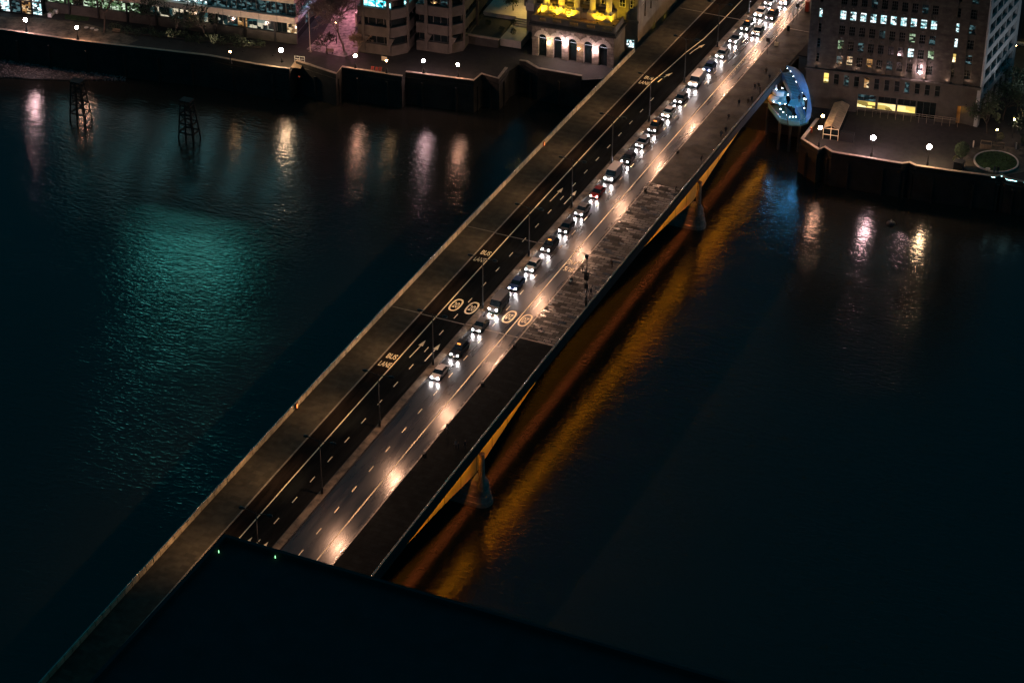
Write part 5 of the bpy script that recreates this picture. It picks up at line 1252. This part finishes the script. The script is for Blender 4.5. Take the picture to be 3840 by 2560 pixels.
def person(x, y, pose, rz, label, coat='cloth_a', z=None, s=1.0):
    o = bpy.data.objects.new('person', BM[pose]); col.objects.link(o); o.location = (x, y, zd(y)+.125 if z is None else z); o.rotation_euler = (0, 0, R(rz)); o.scale = (s, s, s)
    tag(o, label, 'person', 'people on the bridge and quay')
    hc = (0, -.005, 1.70) if pose != 'lean' else (0, -.15, 1.68)
    h = MB().ball(hc, .115, 10, 6).build('hair', M['hair'], o)
    j = MB(); off = -.05 if pose == 'lean' else 0
    secs = [(.80, .20, .15, 0), (1.0, .185, .135, 0), (1.2, .18, .14, off*.6), (1.42, .2, .13, off*1.4), (1.49, .12, .09, off*2)]
    n = 14; vs = []
    for z_, rx, ry, oy in secs:
        for k in range(n): a = 2*math.pi*k/n; vs.append((rx*math.cos(a), oy+ry*math.sin(a), z_))
    j.add(vs, [(i*n+k, i*n+(k+1) % n, (i+1)*n+(k+1) % n, (i+1)*n+k) for i in range(len(secs)-1) for k in range(n)]); j.build('coat', M[coat], o, True)
    return o
PPL = [(12.9, -69.1, 'stand', 20, 'person in a grey jacket left of the group by the near pier', 'cloth_c'),
 (13.6, -69.6, 'stand', -60, 'middle person in a dark coat in the group by the near pier', 'cloth_a'),
 (14.4, -68.6, 'stand', -120, 'right person in a dark coat in the group by the near pier', 'cloth_a'),
 (9.9, -65.8, 'walk', 0, 'person in a pale top standing at the kerb above the parapet group', 'cloth_c'),
 (14.7, -17.4, 'walk', 0, 'person walking under the camera mast beside the parapet', 'cloth_a'),
 (14.3, -6.8, 'walk', 180, 'person walking at the parapet above the camera mast', 'cloth_b'),
 (14.7, 24.2, 'lean', 90, 'lone dark figure at the parapet near the far pier', 'cloth_a'),
 (14.8, 37.8, 'lean', 90, 'person bending at the parapet above the far pier', 'cloth_a'),
 (14.7, 49.4, 'stand', 10, 'person in a pale jacket, left of a pair by the parapet', 'cloth_c'),
 (14.9, 51.5, 'stand', 190, 'person in a dark coat, right of a pair by the parapet', 'cloth_a'),
 (13.4, 57.3, 'walk', 0, 'single dark figure walking in the middle of the east footway', 'cloth_a'),
 (13.1, 64.3, 'walk', 0, 'dark figure walking alone below a pair near the staircase', 'cloth_a'),
 (14.6, 65.6, 'walk', 0, 'left figure of a pair walking beside the parapet near the staircase', 'cloth_b'),
 (14.9, 67.0, 'walk', 0, 'right figure of a pair walking beside the parapet near the staircase', 'cloth_a'),
 (13.4, 73.0, 'walk', 180, 'left figure of a pair walking side by side close to the stair head', 'cloth_a'),
 (14.0, 73.6, 'walk', 180, 'right figure of a pair walking side by side close to the stair head', 'cloth_b'),
 (14.9, 72.0, 'stand', 90, 'figure standing against the parapet just before the stair head', 'cloth_a'),
 (14.7, 78.5, 'walk', 0, 'dark figure at the top of the east parapet by the stair head', 'cloth_a'),
 (13.1, 81.0, 'walk', 0, 'uppermost figure on the east footway beside the kiosk', 'cloth_b')]
for x, y, p, rz, lb, ct in PPL: person(x, y, p, rz, lb, ct)
q = at(2996, 384, -3.9); person(q.x, q.y, 'stand', 0, 'person standing on the lit landing of the blue staircase', 'cloth_a', -3.9)
q = at(3741, 652, BANK); person(q.x, q.y, 'stand', 0, 'left person at the river wall below the round lawn', 'cloth_a', BANK)
q = at(3716, 648, BANK); person(q.x+.6, q.y, 'stand', 40, 'right person at the river wall beside the small white table', 'cloth_c', BANK)

# ------------------------------------------------------------------ small things on the bridge
def thing_box(name, lb, cat, loc): return empty(name, loc, lb, cat)
D = lambda x, y: (x, y, zd(y)+.125)
# camera mast on the east footway
o = thing_box('camera_mast', 'tall black mast with camera boxes halfway up on the east footway', 'mast', D(15.2, -20.8)); MB().lathe([(.2, 0), (.2, 1.6), (.09, 1.8), (.07, 10.2)], (0, 0, 0), 10).build('column', M['pole'], o, True)
MB().box(-.25, .25, -.3, .1, 9.7, 10.3).build('camera', M['pole'], o); MB().box(-.8, .5, -.25, .25, 6.6, 6.8).build('platform', M['pole'], o); MB().box(-.35, .35, -.3, .3, 5.4, 6.5).build('control_box', M['pole'], o); MB().box(-.28, .28, -.22, .22, 3.6, 4.6).build('lower_box', M['dark'], o); MB().tube([(-.8, 0, 6.8), (-.8, 0, 7.5), (-1.0, 0, 7.6)], .08, 6).build('floodlight', M['pole'], o)
o = thing_box('moped', 'small dark moped parked at the kerb beside the lit footway slabs', 'moped', D(9.6, -14.5)); MB().lathe([(.28, -.05), (.28, .05)], (0, 0, 0), 12)
for yy in (-.55, .6):
    w_ = MB(); n = 12; w_.add([(-.05, yy+.27*math.cos(2*math.pi*k/n), .27+.27*math.sin(2*math.pi*k/n)) for k in range(n)]+[(.05, yy+.27*math.cos(2*math.pi*k/n), .27+.27*math.sin(2*math.pi*k/n)) for k in range(n)], [(k, (k+1) % n, (k+1) % n+n, k+n) for k in range(n)]+[tuple(range(n-1, -1, -1)), tuple(range(n, 2*n))]); w_.build('wheel', M['tyre'], o)
MB().box(-.14, .14, -.1, .75, .5, .78).build('seat', M['dark'], o); MB().box(-.16, .16, -.5, .1, .27, .45).build('footboard', M['white'], o); MB().tube([(0, -.5, .3), (0, -.35, 1.0)], .05, 6).build('steering_column', M['white'], o); MB().tube([(-.3, -.33, 1.02), (.3, -.33, 1.02)], .03, 6).build('handlebar', M['dark'], o)
# grit boxes / drain posts along the east kerb
for x, y, lb in ((9.2, -73.0, 'small dark kerb box nearest the bottom of the bridge'), (9.2, -51.0, 'small dark kerb box beside the front of the light pools'), (9.2, -38.0, 'small dark kerb box just below the third expansion joint'), (9.2, 22.6, 'small dark kerb box on the kerb level with the far pier'), (9.2, 39.8, 'small dark kerb box farthest up the kerb')):
    o = empty('kerb_box', D(x, y), lb, 'box', 'dark boxes on the east kerb'); MB().box(-.18, .18, -.28, .28, 0, .5).build('body', M['dark'], o, bevel=.03); MB().box(-.2, .2, -.3, .3, .5, .54).build('lid', M['pole'], o)
for x, y, h, lb in ((10.0, 90.9, 3.0, 'black sign on a post seen from behind, nearest the car lights'), (9.8, 111.2, 3.0, 'black sign on a post seen from behind, farthest up the footway')):
    o = empty('road_sign', D(x, y), lb, 'sign', 'dark signs seen from behind'); MB().lathe([(.06, 0), (.05, h)], (0, 0, 0), 8).build('post', M['pole'], o); MB().box(-.42, .42, -.05, .05, h-.05, h+.85).build('panel', M['pole'], o)
o = empty('traffic_camera', D(10.2, 96.2), 'thin pole with a cream cabinet at its foot on the east footway', 'camera post'); MB().lathe([(.06, 0), (.04, 3.9)], (0, 0, 0), 8).build('pole', M['pole'], o); MB().box(-.4, .4, -.25, .25, 0, .75).build('cabinet', M['cream'], o, bevel=.03)
o = empty('bollard_post', D(9.6, 109.1), 'thin bare black post between the two dark signs', 'post'); MB().lathe([(.05, 0), (.04, 3.6)], (0, 0, 0), 8).build('pole', M['pole'], o); MB().ball((0, 0, 3.6), .07).build('cap', M['pole'], o)
o = empty('litter_bin', D(9.9, 105.0), 'dark litter bin standing at the kerb by the expansion joint', 'bin'); MB().lathe([(.32, 0), (.34, 1.0), (.36, 1.02), (.3, 1.15)], (0, 0, 0), 14).build('body', M['dark'], o); MB().box(-.2, .2, -.36, -.33, .75, .95).build('slot', M['pole'], o)
o = empty('telephone_pillar', D(10.4, 116.5), 'red rectangular pillar casting a shadow near the top of the footway', 'pillar'); MB().box(-.4, .4, -.4, .4, .12, 2.4).build('body', M['red'], o, bevel=.03); MB().box(-.45, .45, -.45, .45, 0, .12).build('plinth', M['dark'], o); MB().box(-.46, .46, -.46, .46, 2.4, 2.55).build('cap', M['red'], o)
o = empty('traffic_signal', (-.8, 110.2, zd(110)+.14), 'traffic signal post on the upper end of the central island', 'traffic light'); MB().lathe([(.06, 0), (.05, 3.4)], (0, 0, 0), 8).build('post', M['pole'], o); MB().box(-.16, .16, -.12, .12, 2.6, 3.5).build('signal_head', M['pole'], o)
for k, (x, y, lb) in enumerate(((-15.55, -69.9, 'glowing amber box on the west parapet in the lower part of the photo'), (-15.55, 31.0, 'glowing amber box on the west parapet beyond the middle arrows'))):
    o = empty('emergency_box', (x, y, zd(y)+.35), lb, 'box', 'amber boxes on the west parapet'); MB().box(0, .18, -.28, .28, 0, 1.0).build('box', M['red'], o); MB().box(.181, .2, -.16, .16, .15, .85).build('lit_front', M['amber'], o)
# ------------------------------------------------------------------ dark rooftop in the foreground
HZ = 38.0; c0 = at(840, 2000, HZ); fb = empty('foreground_building', (c0.x, c0.y, BANK), 'black flat-roofed building hiding the near end of the bridge', 'building'); hgt = HZ-BANK
MB().box(0, 95, -75, 0, 0, hgt-.8).build('walls', M['roof_dark'], fb); pr = MB(); pr.box(0, 95, -.5, 0, hgt-.799, hgt); pr.box(0, .5, -75, -.5, hgt-.799, hgt); pr.build('roof_parapet', M['roof_dark'], fb)
for px, py in ((820, 2064), (1032, 2084)):
    p = at(px, py, HZ-.5)-Vector((c0.x, c0.y, BANK)); MB().lathe([(.05, -.3), (.05, .0), (.02, .08)], p, 8).build('indicator_lamp', M['green_led'], fb)
